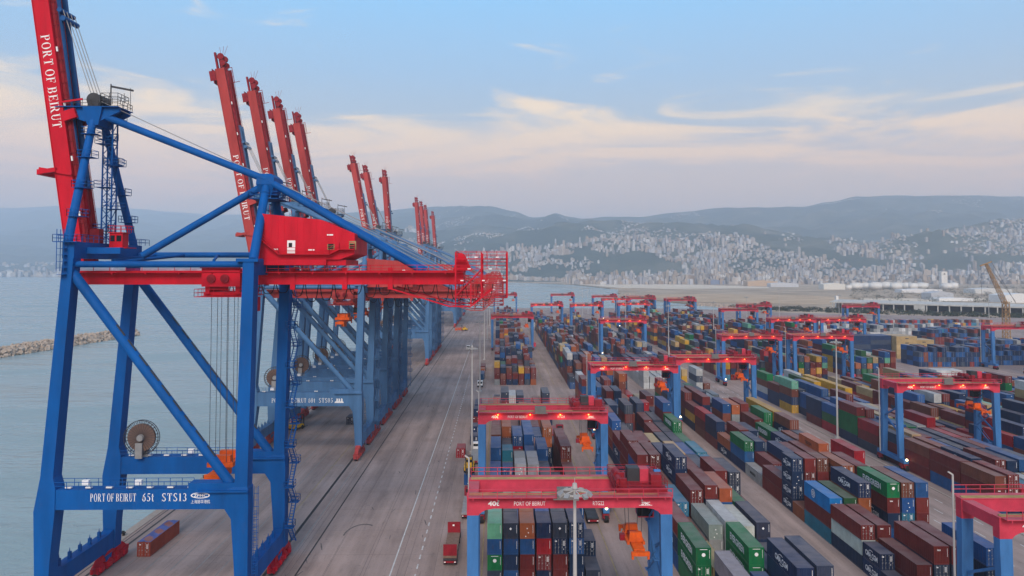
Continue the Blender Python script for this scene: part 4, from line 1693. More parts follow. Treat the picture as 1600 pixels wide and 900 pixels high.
def make_rtg(lit, nums):
    root = thing('yard_gantry_crane', '', 'gantry crane', (0, 0, 0), 0, 'yard gantry cranes over the container blocks')
    hw, dy = RTG_W / 2 - .78, 7.6
    zt, zb = 22.5, 20.8
    for sx in (-1, 1):
        for y in (0, dy):
            a = MB()
            sp = .5 if y == 0 else -.5
            a.loft([(2.9, sx * hw, y - sp, 1.3, 1.1), (12, sx * hw, y - sp * .4, 1.5, 1.15), (19.9, sx * hw, y, 1.56, 1.2)])
            a.build('leg', M['rtg_blue'], root)
        a = MB()     # sill, wheels
        a.box(sx * hw - .65, sx * hw + .65, -3.2, dy + 3.2, 1.9, 2.895)
        a.build('sill_beam', M['rtg_blue'], root)
        for y in (-2.0, dy + 2.0):
            b = MB()
            b.prism_yz([(y - 1.7, .9), (y + 1.7, .9), (y + .8, 1.89), (y - .8, 1.89)], sx * hw - .6, sx * hw + .6)
            b.cb(sx * hw, y, 1.0, 1.5, .8, .8)
            bo = b.build('bogie', M['dark_red'], root)
            w = MB()
            for k in (-1, 1):
                w.tube((sx * hw - .45, y + k * 1.05, .75), (sx * hw + .45, y + k * 1.05, .75), .75, None, 14)
            w.build('wheel', M['dark'], bo)
        a = MB()
        a.beam((sx * hw, .6, 9.5), (sx * hw, dy - .6, 12.5), .35, .35)
        a.beam((sx * hw, .6, 16.0), (sx * hw, dy - .6, 12.9), .35, .35)
        a.build('side_brace', M['rtg_blue'], root)
    for y in (0, dy):
        a = MB()
        a.box(-hw - .8, hw + .8, y - .65, y + .65, zb, zt)
        a.box(-hw - .85, hw + .85, y - .72, y + .72, zt - .1, zt + .02)
        for sx in (-1, 1):    # red top of the legs with haunches
            a.loft([(19.9, sx * hw, y, 1.6, 1.24), (zb + .003, sx * hw, y, 1.62, 1.3)])
            x0 = sx * (hw - .8)
            p = [(x0, 19.95), (x0, zb + .004), (x0 - sx * 2.2, zb + .004), (x0 - sx * 1.0, 20.62), (x0 - sx * .35, 20.3)]
            a.prism_xz(p if sx < 0 else p[::-1], y - .6, y + .6)
        mbm = a.build('main_beam', M['rtg_red'], root)
        c = MB()
        yo = -1.75 if y == 0 else .7
        c.box(-hw - .6, hw + .6, y + yo, y + yo + 1.05, zt - .06, zt + .03)
        c.rail((-hw - .6, y + (yo if y == 0 else yo + 1.05), zt + .03), (hw + .6, y + (yo if y == 0 else yo + 1.05), zt + .03), 1.1, 1.9, .075)
        for i in range(9):
            x = -hw + i * 3.2
            c.box(x, x + .12, y + min(yo, 0), y + max(yo + 1.0, 0), zt - .35, zt - .07)
        c.build('walkway', M['rtg_red'], mbm)
        c = MB()
        c.box(-hw - .5, hw - 1, y - .12, y + .12, zt + .021, zt + .2)
        c.box(-hw - .5, hw - 1, y - .45, y - .3, zt + .021, zt + .12)
        c.build('trolley_rail', M['line_yellow'], mbm)
        if y == 0:
            t = MB()
            for w, x, wd, hgt, b in (('40t', -11.0, 1.5, .62, .03), ('PORT OF BEIRUT', -7.5, 4.2, .56, .0), (nums, 3.1, 1.5, .56, .0), ('ZPMC', 9.6, 1.2, .42, .03)):
                put_text(t, sans(w, b), (x, -.665, zb + .38), (1, 0, 0), (0, 0, 1), hgt / .73, wd)
            t.add([(9.3, -.662, zb + .3), (11.1, -.662, zb + .3), (11.1, -.662, zb + .36), (9.3, -.662, zb + .36)], [(0, 1, 2, 3)])
            t.build('lettering', M['white'], mbm)
            c = MB()
            c.box(-1.8, .5, -1.95, -.9, zt - .1, zt + 1.25)
            c.box(-2.3, .9, -2.0, -.7, zt - .22, zt - .1)
            c.build('switch_cabinet', M['cab_grey'], mbm)
    for sx in (-1, 1):
        a = MB()
        a.box(sx * hw - .7, sx * hw + .7, .66, dy - .66, zb + .15, zt - .12)
        a.build('end_tie', M['rtg_red'], root)
    # trolley with machinery
    a = MB()
    tx = 9.3
    a.box(tx - 3.0, tx + 3.9, -.6, dy + .6, zt + .32, zt + .7)
    a.box(tx + 2.0, tx + 3.4, 1.0, 2.6, zt + .7, zt + 2.2)
    for x, y, r_, z in ((tx - 2.3, 2, .5, 1.3), (tx - 2.2, 5, .55, 1.4), (tx + 3.0, 5.2, .5, 1.3)):
        a.tube((x, y - 1.1, zt + z), (x, y + 1.1, zt + z), r_, None, 12)
        a.cb(x + .4, y - 1.4, zt + 1.2, .9, .5, 1.4)
    a.railbox(tx - 3.0, tx + 3.9, -.6, dy + .6, zt + .7, 1.1, 1.5)
    tr = a.build('trolley', M['dark_red'], root)
    c = MB()
    c.box(tx - .9, tx + .8, 3.0, 5.0, zt + .702, zt + 2.6)
    c.build('drive_housing', M['dark_steel'], tr)
    c = MB()
    c.box(tx + .81, tx + 2.0, 2.8, 4.6, zt + .704, zt + 2.55)
    c.build('machinery_cover', M['rtg_red'], tr)
    c = MB()
    c.tube((tx + 3.0, 4.2, zt + 1.6), (tx + 3.9, 4.2, zt + 1.6), .55, None, 12)
    c.build('drum', M['rtg_blue'], tr)
    c = MB()
    c.box(tx + 1.0, tx + 3.2, 5.2, 7.6, 17.6, 20.2)
    cb_ = c.build('operator_cab', M['rtg_red'], root)
    c = MB()
    c.box(tx + .93, tx + 3.0, 5.13, 6.6, 17.8, 19.4)
    c.build('cab_window', M['glass'], cb_)
    # ropes and spreader
    a = MB()
    sx0, sy0, sz = 9.3, 3.8, 15.2
    for x in (sx0 - .8, sx0 + .8):
        for y in (sy0 - 1.6, sy0 + 1.6):
            a.tube((x, y, sz + .6), (x + (.3 if x > sx0 else -.3), y, zt + .3), .04, None, 5, False)
    a.build('hoist_rope', M['dark_steel'], root)
    a = MB()
    a.cb(sx0, sy0, sz, 1.5, 9.4, .42)
    a.cb(sx0, sy0 - 5.4, sz - .15, 2.44, .45, .5)
    a.cb(sx0, sy0 + 5.4, sz - .15, 2.44, .45, .5)
    a.cb(sx0, sy0 - 5.0, sz - .1, .7, 1.6, .5)
    a.cb(sx0, sy0 + 5.0, sz - .1, .7, 1.6, .5)
    for x in (sx0 - 1.05, sx0 + 1.05):
        a.cb(x, sy0, sz + .1, .35, 4.5, .4)
        for y in (-5.4, 5.4):
            a.cb(x, sy0 + y, sz - .6, .28, .3, .5)
    sp = a.build('spreader', M['orange'], root)
    a = MB()
    a.loft([(sz + .25, sx0, sy0 - 1.7, 1.9, .8), (sz + 1.5, sx0, sy0 - 1.7, 1.6, .7)])
    a.build('head_block', M['orange'], sp)
    a = MB()
    a.loft([(sz + .25, sx0, sy0 + 1.7, 1.9, .8), (sz + 1.5, sx0, sy0 + 1.7, 1.6, .7)])
    a.build('head_block', M['orange'], sp)
    a = MB()
    a.cb(sx0, sy0, sz + .45, 1.3, 2.4, .55)
    a.cb(sx0 - 1.5, sy0 + .4, sz + .1, .7, .9, .8)
    a.build('cable_basket', M['dark_red'], sp)
    # engine house on the right sill, stair on the left sill
    a = MB()
    a.box(hw + .7, hw + 2.3, 1.2, 6.4, 2.0, 4.6)
    a.build('engine_house', M['rtg_red'], root)
    a = MB()
    for i in range(5):
        z, z2 = 2.9 + i * 3.5, 2.9 + (i + 1) * 3.5
        ya, yb = (1.0, dy - 1.0) if i % 2 else (dy - 1.0, 1.0)
        a.beam((hw - 1.2, ya, z), (hw - 1.2, yb, z2), .12, .3)
        a.beam((hw - 1.2, ya, z + 1.0), (hw - 1.2, yb, z2 + 1.0), .07, .07)
        a.box(hw - 1.5, hw - .8, yb - .6, yb + .6, z2 - .07, z2)
    a.build('stair', M['rtg_blue'], root)
    # lamp pole at the rear left corner
    a = MB()
    a.tube((-hw - .9, dy + 1.0, 2.5), (-hw - .9, dy + 1.0, 25.2), .16, .13, 8)
    a.beam((-hw - .9, dy + 1.0, 25.2), (-hw - 1.5, dy + 1.0, 25.6), .22, .2)
    a.build('cable_pole', M['pole'], root)
    # lamps under the beam
    for x in ((-9.6, -2.8, 3.6, 9.6) if lit else (-9.6, 9.6)):
        c = MB()
        c.box(x - .13, x + .13, -1.3, -1.1, zt - .60, zt - .45)
        lo = c.build('beam_lamp', M['lamp'] if lit else M['steel'], root)
        if lit:
            ld = LAMP_LIGHT
            l = bpy.data.objects.new('lamp_light', ld)
            COL.objects.link(l)
            l.parent = lo
            l.location = (x, -1.3, zt - .8)
    if lit:
        for sx in (-1, 1):
            c = MB()
            c.tube((sx * hw, -3.6, 3.0), (sx * hw, -3.35, 3.0), .24, .3, 10)
            c.build('sill_lamp', M['lamp_white'], root)
    return root


LAMP_LIGHT = bpy.data.lights.new('lamp_light', 'POINT')
LAMP_LIGHT.energy = 26
LAMP_LIGHT.color = (1.0, 0.30, 0.05)
LAMP_LIGHT.shadow_soft_size = 0.25


def build_rtgs():
    dark0 = make_rtg(False, 'RTG22')
    lit0 = make_rtg(True, 'RTG24')
    used = {0: False, 1: False}
    spec = [(-4.2, 103.2, 0, 'unlit yard gantry lettered 40t in the lower middle, over the block beside the quay lane'),
            (-4.3, 162.3, 1, 'lit yard gantry with orange beam lamps second over the block beside the quay lane'),
            (-4.8, 491, 0, 'distant yard gantry third over the block beside the quay lane'),
            (-5.8, 886, 0, 'farthest yard gantry over the block beside the quay lane, against the water'),
            (29.0, 239, 1, 'lit yard gantry over the second block, white reefers seen beneath its beam'),
            (60.5, 258.7, 1, 'lit yard gantry beside the one over the white reefers, one block further right'),
            (60.6, 450, 1, 'lit yard gantry over yellow and brown stacks behind the white reefers'),
            (27.7, 645.5, 1, 'lit distant gantry over the second block with water behind its legs'),
            (61.0, 639.5, 1, 'lit distant gantry just right of the one with water behind its legs'),
            (61.5, 885, 0, 'unlit far gantry standing alone against the water'),
            (104.0, 835, 0, 'unlit far gantry partly hidden behind a lit gantry, near the rock spit'),
            (104.3, 760, 1, 'lit far gantry in front of the grey rock spit'),
            (104.7, 661, 1, 'lit far gantry left of the parked row of gantries'),
            (136.5, 800, 0, 'rearmost gantry in the parked row on the left side'), (136.5, 786, 0, 'second gantry from the rear in the parked row on the left side'),
            (167.5, 757, 0, 'rear gantry in the parked row on the right side'), (167.5, 743, 0, 'front gantry in the parked row on the right side'),
            (167.5, 566, 0, 'unlit gantry over the sixth block with a lamp mast beside it'), (201.7, 632, 0, 'unlit gantry over the seventh block before the water inlet'),
            (165.0, 456.5, 1, 'left one of two lit gantries standing side by side in the right middle distance'),
            (195.2, 456, 1, 'right one of two lit gantries standing side by side in the right middle distance'),
            (101.5, 343.5, 1, 'left one of two nearer lit gantries with lamps at their feet'), (134, 343, 1, 'right one of two nearer lit gantries with lamps at their feet'),
            (105.7, 200.5, 1, 'large lit gantry over the fourth block with a green and a red container below'),
            (287, 620, 0, 'unlit far gantry in front of the long concrete shed'), (259.5, 395, 0, 'gantry at right edge in front of the lattice boom crane'),
            (263.5, 366, 0, 'gantry at right edge, nearer than the one in front of the lattice boom crane'),
            (61.3, 93.2, 0, 'nearest yard gantry at the lower right corner with tall blue legs')]
    for x, y, l, lab in spec:
        if not used[l]:
            o = lit0 if l else dark0
            used[l] = True
        else:
            o = copy_tree(lit0 if l else dark0)
        o.location = (x + RTG_W / 2, y, 0)
        o['label'] = lab
        if not used.get((l, 'n')):
            used[(l, 'n')] = True
            continue
        for ch in list(o.children):      # the number belongs to one machine only: farther ones are too small to read
            for k in list(ch.children):
                if k.name.startswith('lettering') and y > 250:
                    bpy.data.objects.remove(k)


build_rtgs()

# ================================================================== CONTAINERS
PAL = {'m': ((0.170, 0.028, 0.026), 'maroon'), 'b': ((0.20, 0.062, 0.040), 'brown'), 'o': ((0.40, 0.115, 0.045), 'rust orange'), 'r': ((0.40, 0.018, 0.028), 'red'),
       'n': ((0.018, 0.038, 0.095), 'navy'), 'N': ((0.018, 0.038, 0.095), 'navy'), 'k': ((0.045, 0.060, 0.095), 'slate grey'), 'u': ((0.022, 0.095, 0.27), 'blue'), 'U': ((0.012, 0.17, 0.46), 'bright blue'),
       't': ((0.030, 0.19, 0.30), 'teal blue'), 'g': ((0.010, 0.165, 0.055), 'green'), 'M': ((0.16, 0.44, 0.31), 'mint green'), 'y': ((0.60, 0.34, 0.035), 'yellow'),
       's': ((0.48, 0.34, 0.17), 'tan'), 'w': ((0.52, 0.53, 0.53), 'white'), 'a': ((0.30, 0.32, 0.33), 'grey'), 'p': ((0.62, 0.06, 0.16), 'pink'), 'G': ((0.03, 0.11, 0.045), 'dark green')}
LEN = {20: 6.06, 40: 12.19}
WID = 2.438


def container_meshes(L, H):
    w, l = WID / 2, L / 2
    mb = MB()
    pt = .14
    for sx in (-1, 1):
        for y0, y1 in ((-l, -l + .18), (l - .18, l)):
            mb.box(min(sx * w, sx * (w - pt)), max(sx * w, sx * (w - pt)), y0, y1, 0, H)
        mb.box(min(sx * w, sx * (w - .1)), max(sx * w, sx * (w - .1)), -l + .18, l - .18, H - .13, H - .002)
        mb.box(min(sx * w, sx * (w - .1)), max(sx * w, sx * (w - .1)), -l + .18, l - .18, 0.0, .18)
    for y0, y1 in ((-l + .01, -l + .14), (l - .14, l - .01)):
        mb.box(-w + pt, w - pt, y0, y1, H - .16, H - .004)
        mb.box(-w + pt, w - pt, y0, y1, 0.0, .16)
    n = int(L / .56)
    y0, y1 = -l + .18, l - .18
    st = (y1 - y0) / n
    for sx in (-1, 1):     # corrugated side walls
        vs = []
        for i in range(n):
            for u, d in ((0, .02), (.22, .02), (.36, .075), (.84, .075), (1.0, .02)):
                if u == 1.0 and i < n - 1:
                    continue
                vs.append((sx * (w - d), y0 + (i + u) * st))
        m = len(vs)
        vv = [(x, y, .16) for x, y in vs] + [(x, y, H - .12) for x, y in vs]
        mb.add(vv, [(i, i + 1, i + 1 + m, i + m) if sx > 0 else (i + 1, i, i + m, i + 1 + m) for i in range(m - 1)])
    vs = []                # roof with shallow ribs
    for i in range(n):
        for u, d in ((0, .012), (.3, .012), (.5, .038), (.8, .038), (1.0, .012)):
            if u == 1.0 and i < n - 1:
                continue
            vs.append((y0 + (i + u) * st, H - d))
    m = len(vs)
    vv = [(-w + .09, y, z) for y, z in vs] + [(w - .09, y, z) for y, z in vs]
    mb.add(vv, [(i, i + m, i + 1 + m, i + 1) for i in range(m - 1)])
    # blank end (local +y)
    k = 9
    vs = []
    for i in range(k):
        for u, d in ((0, .02), (.22, .02), (.4, .07), (.82, .07), (1.0, .02)):
            if u == 1.0 and i < k - 1:
                continue
            vs.append((-w + pt + (i + u) * (2 * (w - pt)) / k, l - .01 - d))
    m = len(vs)
    vv = [(x, y, .14) for x, y in vs] + [(x, y, H - .14) for x, y in vs]
    mb.add(vv, [(i + 1, i, i + m, i + 1 + m) for i in range(m - 1)])
    mb.add([(-w + .1, -l + .1, .1), (w - .1, -l + .1, .1), (w - .1, l - .1, .1), (-w + .1, l - .1, .1)], [(3, 2, 1, 0)])
    body = mb.mesh('shipping_container')
    body.materials.append(M['container'])
    doors, bars = [], []
    for sx in (-1, 1):
        d = MB()
        xa, xb = sorted((sx * .012, sx * (w - pt - .005)))
        for z0, z1, dep in ((.17, .62, .05), (.66, 1.18, .075), (1.22, 1.74, .075), (1.78, H - .18, .05)):
            d.box(xa, xb, -l + dep, -l + .11, z0, z1)
        d.box(xa, xb, -l + .09, -l + .12, .165, H - .165)
        me = d.mesh('door')
        me.materials.append(M['container'])
        doors.append(me)
        b = MB()
        for q in (.28, .78):
            x = sx * (q * (w - pt))
            b.tube((x, -l - .005, .08), (x, -l - .005, H - .08), .024, None, 6)
            b.box(x - .05, x + .16, -l - .03, -l + .03, 1.15, 1.22)
            for z in (.3, 1.0, 1.6, H - .3):
                b.box(x - .06, x + .06, -l - .02, -l + .06, z, z + .09)
        me = b.mesh('locking_bar')
        me.materials.append(M['steel'])
        bars.append(me)
    r = random.Random(int(L * 10 + H * 7))
    mk = MB()      # code strip and panels on the blank end (seen from +y, so mirrored in x)
    yy = l - .004
    for i in range(11):
        z = H - .45 - i * .12
        mk.add([(-w + .30, yy, z), (-w + .22, yy, z), (-w + .22, yy, z + .085), (-w + .30, yy, z + .085)], [(0, 1, 2, 3)])
    m1 = mk.mesh('marking')
    m1.materials.append(M['white'])
    mk = MB()
    yy = -l - .006 + .05
    for i in range(5):
        z = H - .5 - i * .17
        mk.add([(.45, yy, z), (.45 + r.uniform(.3, .5), yy, z), (.85, yy, z + .09), (.45, yy, z + .09)], [(0, 1, 2, 3)])
    mk.add([(-.9, yy, H - .55), (-.55, yy, H - .55), (-.55, yy, H - .35), (-.9, yy, H - .35)], [(0, 1, 2, 3)])
    mk.add([(.5, yy, .75), (.62, yy, .75), (.62, yy, .9), (.5, yy, .9)], [(0, 1, 2, 3)])
    m2 = mk.mesh('marking')
    m2.materials.append(M['white'])
    return dict(body=body, doors=doors, bars=bars, blank=m1, code=m2)


CM = {(L, h): container_meshes(LEN[L], 2.59 if not h else 2.896) for L in (20, 40) for h in (0, 1)}
_lt = {}


def side_text(kind, L, h):
    k = (kind, L, h)
    if k in _lt:
        return _lt[k]
    H = 2.896 if h else 2.59
    l = LEN[L] / 2
    t = MB()
    x = -WID / 2 - .006
    R, U = (0, -1, 0), (0, 0, 1)
    mat = M['white']
    if kind == 'evg':
        ww = LEN[L] * .60
        put_text(t, sans('EVERGREEN', .03), (x, ww / 2, H * .33), R, U, 1.15 / .73, ww)
    elif kind == 'cma':
        ww = LEN[L] * (.42 if L == 40 else .7)
        put_text(t, sans('CMA CGM', .035), (x, ww / 2, H * .33), R, U, .85 / .73, ww)
        for i in range(9):      # arched strokes over and under the name
            for s in (1, -1):
                a0, a1 = math.pi * (.18 + .5 * i / 9), math.pi * (.18 + .5 * (i + 1) / 9)
                q = [(x, s * math.cos(a) * ww * .25 + .1, H * .5 + s * (math.sin(a) * rz)) for a, rz in ((a0, .82), (a1, .82), (a1, .70), (a0, .70))]
                t.add(q if s > 0 else q, [(0, 1, 2, 3)])
    elif kind == 'uasc':
        for i, c in enumerate('UASC'):
            put_text(t, sans(c, .02), (x, 3.9 - i * 2.2, H * .33), R, U, .95 / .73, .8)
    elif kind == 'ham':
        mat = M['black_print']
        put_text(t, sans('TRITON', .02), (x, 2.2, H * .36), R, U, .75 / .73, 4.0)
    elif kind == 'msc':
        put_text(t, sans('MSC', .03), (x, 1.6, H * .33), R, U, 1.0 / .73, 3.0)
        mat = M['black_print']
    elif kind == 'ring':
        cy, cz = 1.6, H * .55
        for i in range(24):
            a0, a1 = 2 * math.pi * i / 24, 2 * math.pi * (i + 1) / 24
            t.add([(x, cy - math.cos(a) * rr, cz + math.sin(a) * rr) for a, rr in ((a0, .85), (a1, .85), (a1, .68), (a0, .68))], [(0, 1, 2, 3)])
        for z in (-.3, 0, .3):
            t.add([(x, cy + .55, cz + z - .08), (x, cy - .55, cz + z - .08), (x, cy - .55, cz + z + .08), (x, cy + .55, cz + z + .08)], [(0, 1, 2, 3)])
    elif kind == 'maersk':
        put_text(t, sans('MAERSK', .02), (x, 2.4, H * .38), R, U, .7 / .73, 4.2)
        mat = M['black_print']
    me = t.mesh('lettering')
    me.materials.append(mat)
    _lt[k] = me
    return me


_et = {}


def end_text(kind, h):
    """print on the end that faces the camera (as on local -y)"""
    k = (kind, h)
    if k in _et:
        return _et[k]
    H = 2.896 if h else 2.59
    t = MB()
    R, U = (1, 0, 0), (0, 0, 1)
    y = -.012
    if kind == 'tex':
        put_text(t, sans('tex', .03), (-.72, y, H - .72), R, U, .42, .62)
    elif kind == 'disc':
        cx, cz = .0, H * .62
        for i in range(14):
            a0, a1 = 2 * math.pi * i / 14, 2 * math.pi * (i + 1) / 14
            t.add([(cx, y, cz), (cx + math.cos(a0) * .3, y, cz + math.sin(a0) * .3), (cx + math.cos(a1) * .3, y, cz + math.sin(a1) * .3)], [(0, 1, 2)])
        t.add([(-.6, y, H - .3), (.6, y, H - .3), (.6, y, H - .22), (-.6, y, H - .22)], [(0, 1, 2, 3)])
    elif kind == 'diamond':
        t.add([(-.05, y, H * .55), (.17, y, H * .64), (-.05, y, H * .73), (-.27, y, H * .64)], [(0, 1, 2, 3)])
    elif kind == 'dots':
        for cx, cz in ((-.1, .62), (.1, .35), (-.35, .12)):
            t.add([(cx, y, H * cz), (cx + .18, y, H * cz), (cx + .18, y, H * cz + .18), (cx, y, H * cz + .18)], [(0, 1, 2, 3)])
    me = t.mesh('lettering')
    me.materials.append(M['white'])
    _et[k] = me
    return me


SLOTS = []      # every container: dict(x, y, z, L, h, c, label bits)
WORDS = ['first', 'second', 'third', 'fourth', 'fifth', 'sixth', 'seventh', 'eighth', 'ninth', 'tenth', 'eleventh', 'twelfth', 'thirteenth', 'fourteenth', 'fifteenth',
         'sixteenth', 'seventeenth', 'eighteenth', 'nineteenth', 'twentieth']


def wd(i):
    return WORDS[i] if i < 20 else '%dth' % (i + 1)


def stack(block, bay, row, x, y, L, codes, r, hc=None, sub=''):
    """codes: bottom to top, one letter per container; capital/lower as in PAL. x = left edge, y = front"""
    z = 0.0
    col = []
    for i, c in enumerate(codes):
        h = (1 if (L == 40 and r.random() < .4) else 0) if hc is None else hc
        H = 2.896 if h else 2.59
        d = dict(block=block, bay=bay, row=row, tier=i, n=len(codes), x=x + WID / 2 + r.uniform(-.04, .04), y=y + LEN[L] / 2 + r.uniform(-.06, .06), z=z, L=L, h=h, c=c, H=H, sub=sub,
                 door=r.random() < (.25 if block == 'quay' else .45))
        z += H + .012
        col.append(d)
    SLOTS.extend(col)
    return col


WEIGHTS = {'near': 'mmmmmmmmmmbbbbboooonnnnnnnnnkkkkkuuuuuurrgwsa', 'far': 'mmmmmmmmmmmbbbbbbbboonnnnnnnnkkkkkkkuuuuuugaswysm',
           'right': 'mmmmmmmmmmmmbbbbbboorrnnnnnnnkkkuuuuuuUgGsswwyyMt'}


def fill(block, x0, pitch, rows, y0, y1, wkey, mean, seed, hand=None, empty=.08, bay0=0):
    r = random.Random(seed)
    y = y0
    bay = bay0
    while y + 12.2 < y1:
        hspec = (hand or {}).get(round(y, 1))
        bm = mean + r.uniform(-.9, .9)
        twenties = r.random() < .22
        if r.random() < empty * .6:
            bm = 0.6
        for row in range(rows):
            x = x0 + row * pitch
            code = None
            if hspec and row in hspec:
                code = hspec[row]
                if code is None:
                    continue
                if isinstance(code, str):
                    stack(block, bay, row, x, y, 40, code, r)
                else:
                    for q in code:
                        L, dy, s = q[:3]
                        stack(block, bay, row, x, y + dy, L, s, r, q[3] if len(q) > 3 else None, 'rear' if dy > 3 else 'front' if L == 20 else '')
                continue
            lead = r.choice(WEIGHTS[wkey])

            def gen():
                n = int(round(bm + r.gauss(0, .8)))
                n = max(0, min(5, n))
                if r.random() < empty:
                    n = max(0, n - 2)
                return ''.join(lead if r.random() < .15 else r.choice(WEIGHTS[wkey]) for _ in range(n))
            if twenties and r.random() < .8:
                stack(block, bay, row, x, y, 20, gen(), r, 0, 'front')
                stack(block, bay, row, x, y + 6.12, 20, gen(), r, 0, 'rear')
            else:
                stack(block, bay, row, x, y, 40, gen(), r)
        y = round(y + 12.6, 1)
        bay += 1


def tw(a, b=None, h=0):
    return [(20, 0, a, h)] + ([(20, 6.12, b, h)] if b else [])


B1 = {128.0: {0: tw('kguM', 'nmuM'), 1: tw('unuk', 'knbk'), 2: tw('mmuo', 'bmno'), 3: tw('nmrn', 'mmuu'), 4: tw('mmnk', 'nmbk'), 5: tw('nnun', 'kumn'), 6: tw('k', 'un')},
      140.6: {0: 'mk', 1: 'kb', 2: 'nu', 3: tw('mu', 'bm'), 4: 'kn', 5: 'mu', 6: 'u'},
      153.2: {0: 'mn', 1: tw('nma', 'bmb'), 2: tw('kmm', 'nbr'), 3: tw('kna', 'mna'), 4: tw('mmb', 'nmm'), 5: 'nk', 6: 'nu'},
      165.8: {0: 'nnu', 1: tw('nu', 'uku'), 2: tw('nbma', 'mnba'), 3: tw('nmka', 'nmma'), 4: 'nun', 5: 'mn', 6: 'nkm'},
      178.4: {0: 'nnnu', 1: tw('nuat', 'nma'), 2: 'nmm', 3: 'nuu', 4: 'nkuu', 5: None, 6: 'nmbm'},
      191.0: {0: 'nmub', 1: 'mnn', 2: 'nmru', 3: 'nkuu', 4: tw('nkb', 'nmo'), 5: None, 6: 'mmbm'},
      203.6: {0: 'nnmm', 1: 'mnbo', 2: 'nnn', 3: 'nnku', 4: 'mnu', 5: tw('nnoo', 'nmbo'), 6: 'nk'},
      279.2: {0: None, 1: 'k', 2: 'k', 3: 'uk', 4: 'k', 5: 'b', 6: 'o'},
      291.8: {0: 'k', 1: 'kk', 2: None, 3: None, 4: None, 5: None, 6: None}}
B2 = {108.3: {0: None, 1: 'kna', 2: None, 3: 'nu', 4: 'mkNN', 5: 'nknk'},
      120.9: {0: [(40, 0, 'ggg', 1)], 1: 'ns', 2: None, 3: [(40, 0, 'ggg', 1)], 4: 'kn', 5: 'uk', 6: None},
      133.5: {0: 'unm', 1: 'kb', 2: 'kaa', 3: 'nww', 4: 'kaw', 5: 'mnk', 6: None},
      146.1: {0: 'tt', 1: 'nut', 2: 'mmmm', 3: 'mmnm', 4: 'mmuo', 5: 'nmg', 6: 'nm'},
      158.7: {0: 'mmu', 1: 'nub', 2: 'unnnn', 3: 'mnmm', 4: 'unm', 5: 'nmmm', 6: 'nnkk'},
      171.3: {0: 'mnum', 1: 'nnmm', 2: 'uknn', 3: 'nkms', 4: 'nkm', 5: 'nnk', 6: 'nkt'},
      183.9: {0: 'nmmm', 1: 'mnbm', 2: 'kum', 3: 'nns', 4: 'mks', 5: 'knu', 6: 'nkt'},
      196.5: {0: 'nnm', 1: 'mmo', 2: 'num', 3: 'bns', 4: 'nkk', 5: 'nkk', 6: 'nmg'},
      209.1: {0: 'nmbu', 1: 'bmk', 2: 'nk', 3: 'mm', 4: 'nmm', 5: 'nkk', 6: 'nmgg'}}
B3 = {108.3: {0: 'n', 1: None, 2: None, 3: None, 4: None, 5: None, 6: None},
      120.9: {0: [(20, 0, 'n', 0), (20, 6.1, 'nN', 0)], 1: [(40, 0, 'mm', 1)], 2: [(40, 0, 'nkm', 1)], 3: [(40, 0, 'nkm', 1)], 4: None, 5: 'nnu', 6: None},
      133.5: {0: [(40, 0, 'nwm', 0)], 1: [(40, 0, 'nom', 0)], 2: None, 3: None, 4: None, 5: 'n', 6: None},
      146.1: {0: [(40, 0, 'tmU', 1)], 1: [(40, 0, 'wyG', 1)], 2: [(40, 0, 'nuoN', 1)], 3: None, 4: [(40, 0, 'unmg', 1)], 5: [(40, 0, 'ntub', 1)], 6: [(40, 0, 'mmmu', 1)]},
      158.7: {0: [(20, 0, 'o', 0), (20, 6.1, 'nNNN', 1)], 1: [(20, 6.1, 'nmmm', 1)], 2: [(20, 6.1, 'nmmb', 1)], 3: [(40, 0, 'nmmo', 1)], 4: [(40, 0, 'mnmm', 1)], 5: 'mmm', 6: 'nnk'},
      171.3: {0: 'mm', 1: 'an', 2: 'mmb', 3: 'nko', 4: 'mnn', 5: 'nnu', 6: [(40, 0, 'mmnr', 1)]},
      183.9: {0: 'a', 1: 'km', 2: 'nmn', 3: 'nmm', 4: 'kum', 5: 'mnno', 6: 'nu'},
      196.5: {0: 'nug', 1: 'bmn', 2: 'uk', 3: 'mk', 4: 'nan', 5: 'mmb', 6: 'nnk'},
      209.1: {0: 'No', 1: 'mmm', 2: 'nkn', 3: 'mm', 4: 'nng', 5: 'nk', 6: 'mnnb'},
      221.7: {0: 'mNn', 1: 'bm', 2: 'nk', 3: 'bb', 4: 'nmm', 5: 'mngg', 6: 'nkmy'},
      234.3: {0: 'bmr', 1: 'nm', 2: 'mbbu', 3: 'maao', 4: 'nmmm', 5: 'nkn', 6: 'nkmy'},
      246.9: {0: 'nym', 1: 'unnm', 2: 'nu', 3: 'nm', 4: 'kmm', 5: 'uat', 6: 'nk'},
      259.5: {0: 'nbmm', 1: 'nmmm', 2: 'nu', 3: 'n', 4: 'nk', 5: 'bt', 6: 'kn'},
      272.1: {0: 'mmm', 1: 'nkn', 2: 'nkk', 3: 'nkk', 4: 'kn', 5: 'ba', 6: 'w'},
      284.7: {0: 'uku', 1: 'nku', 2: 'kkk', 3: 'ggg', 4: 'nm', 5: 'ww', 6: 'wa'}}
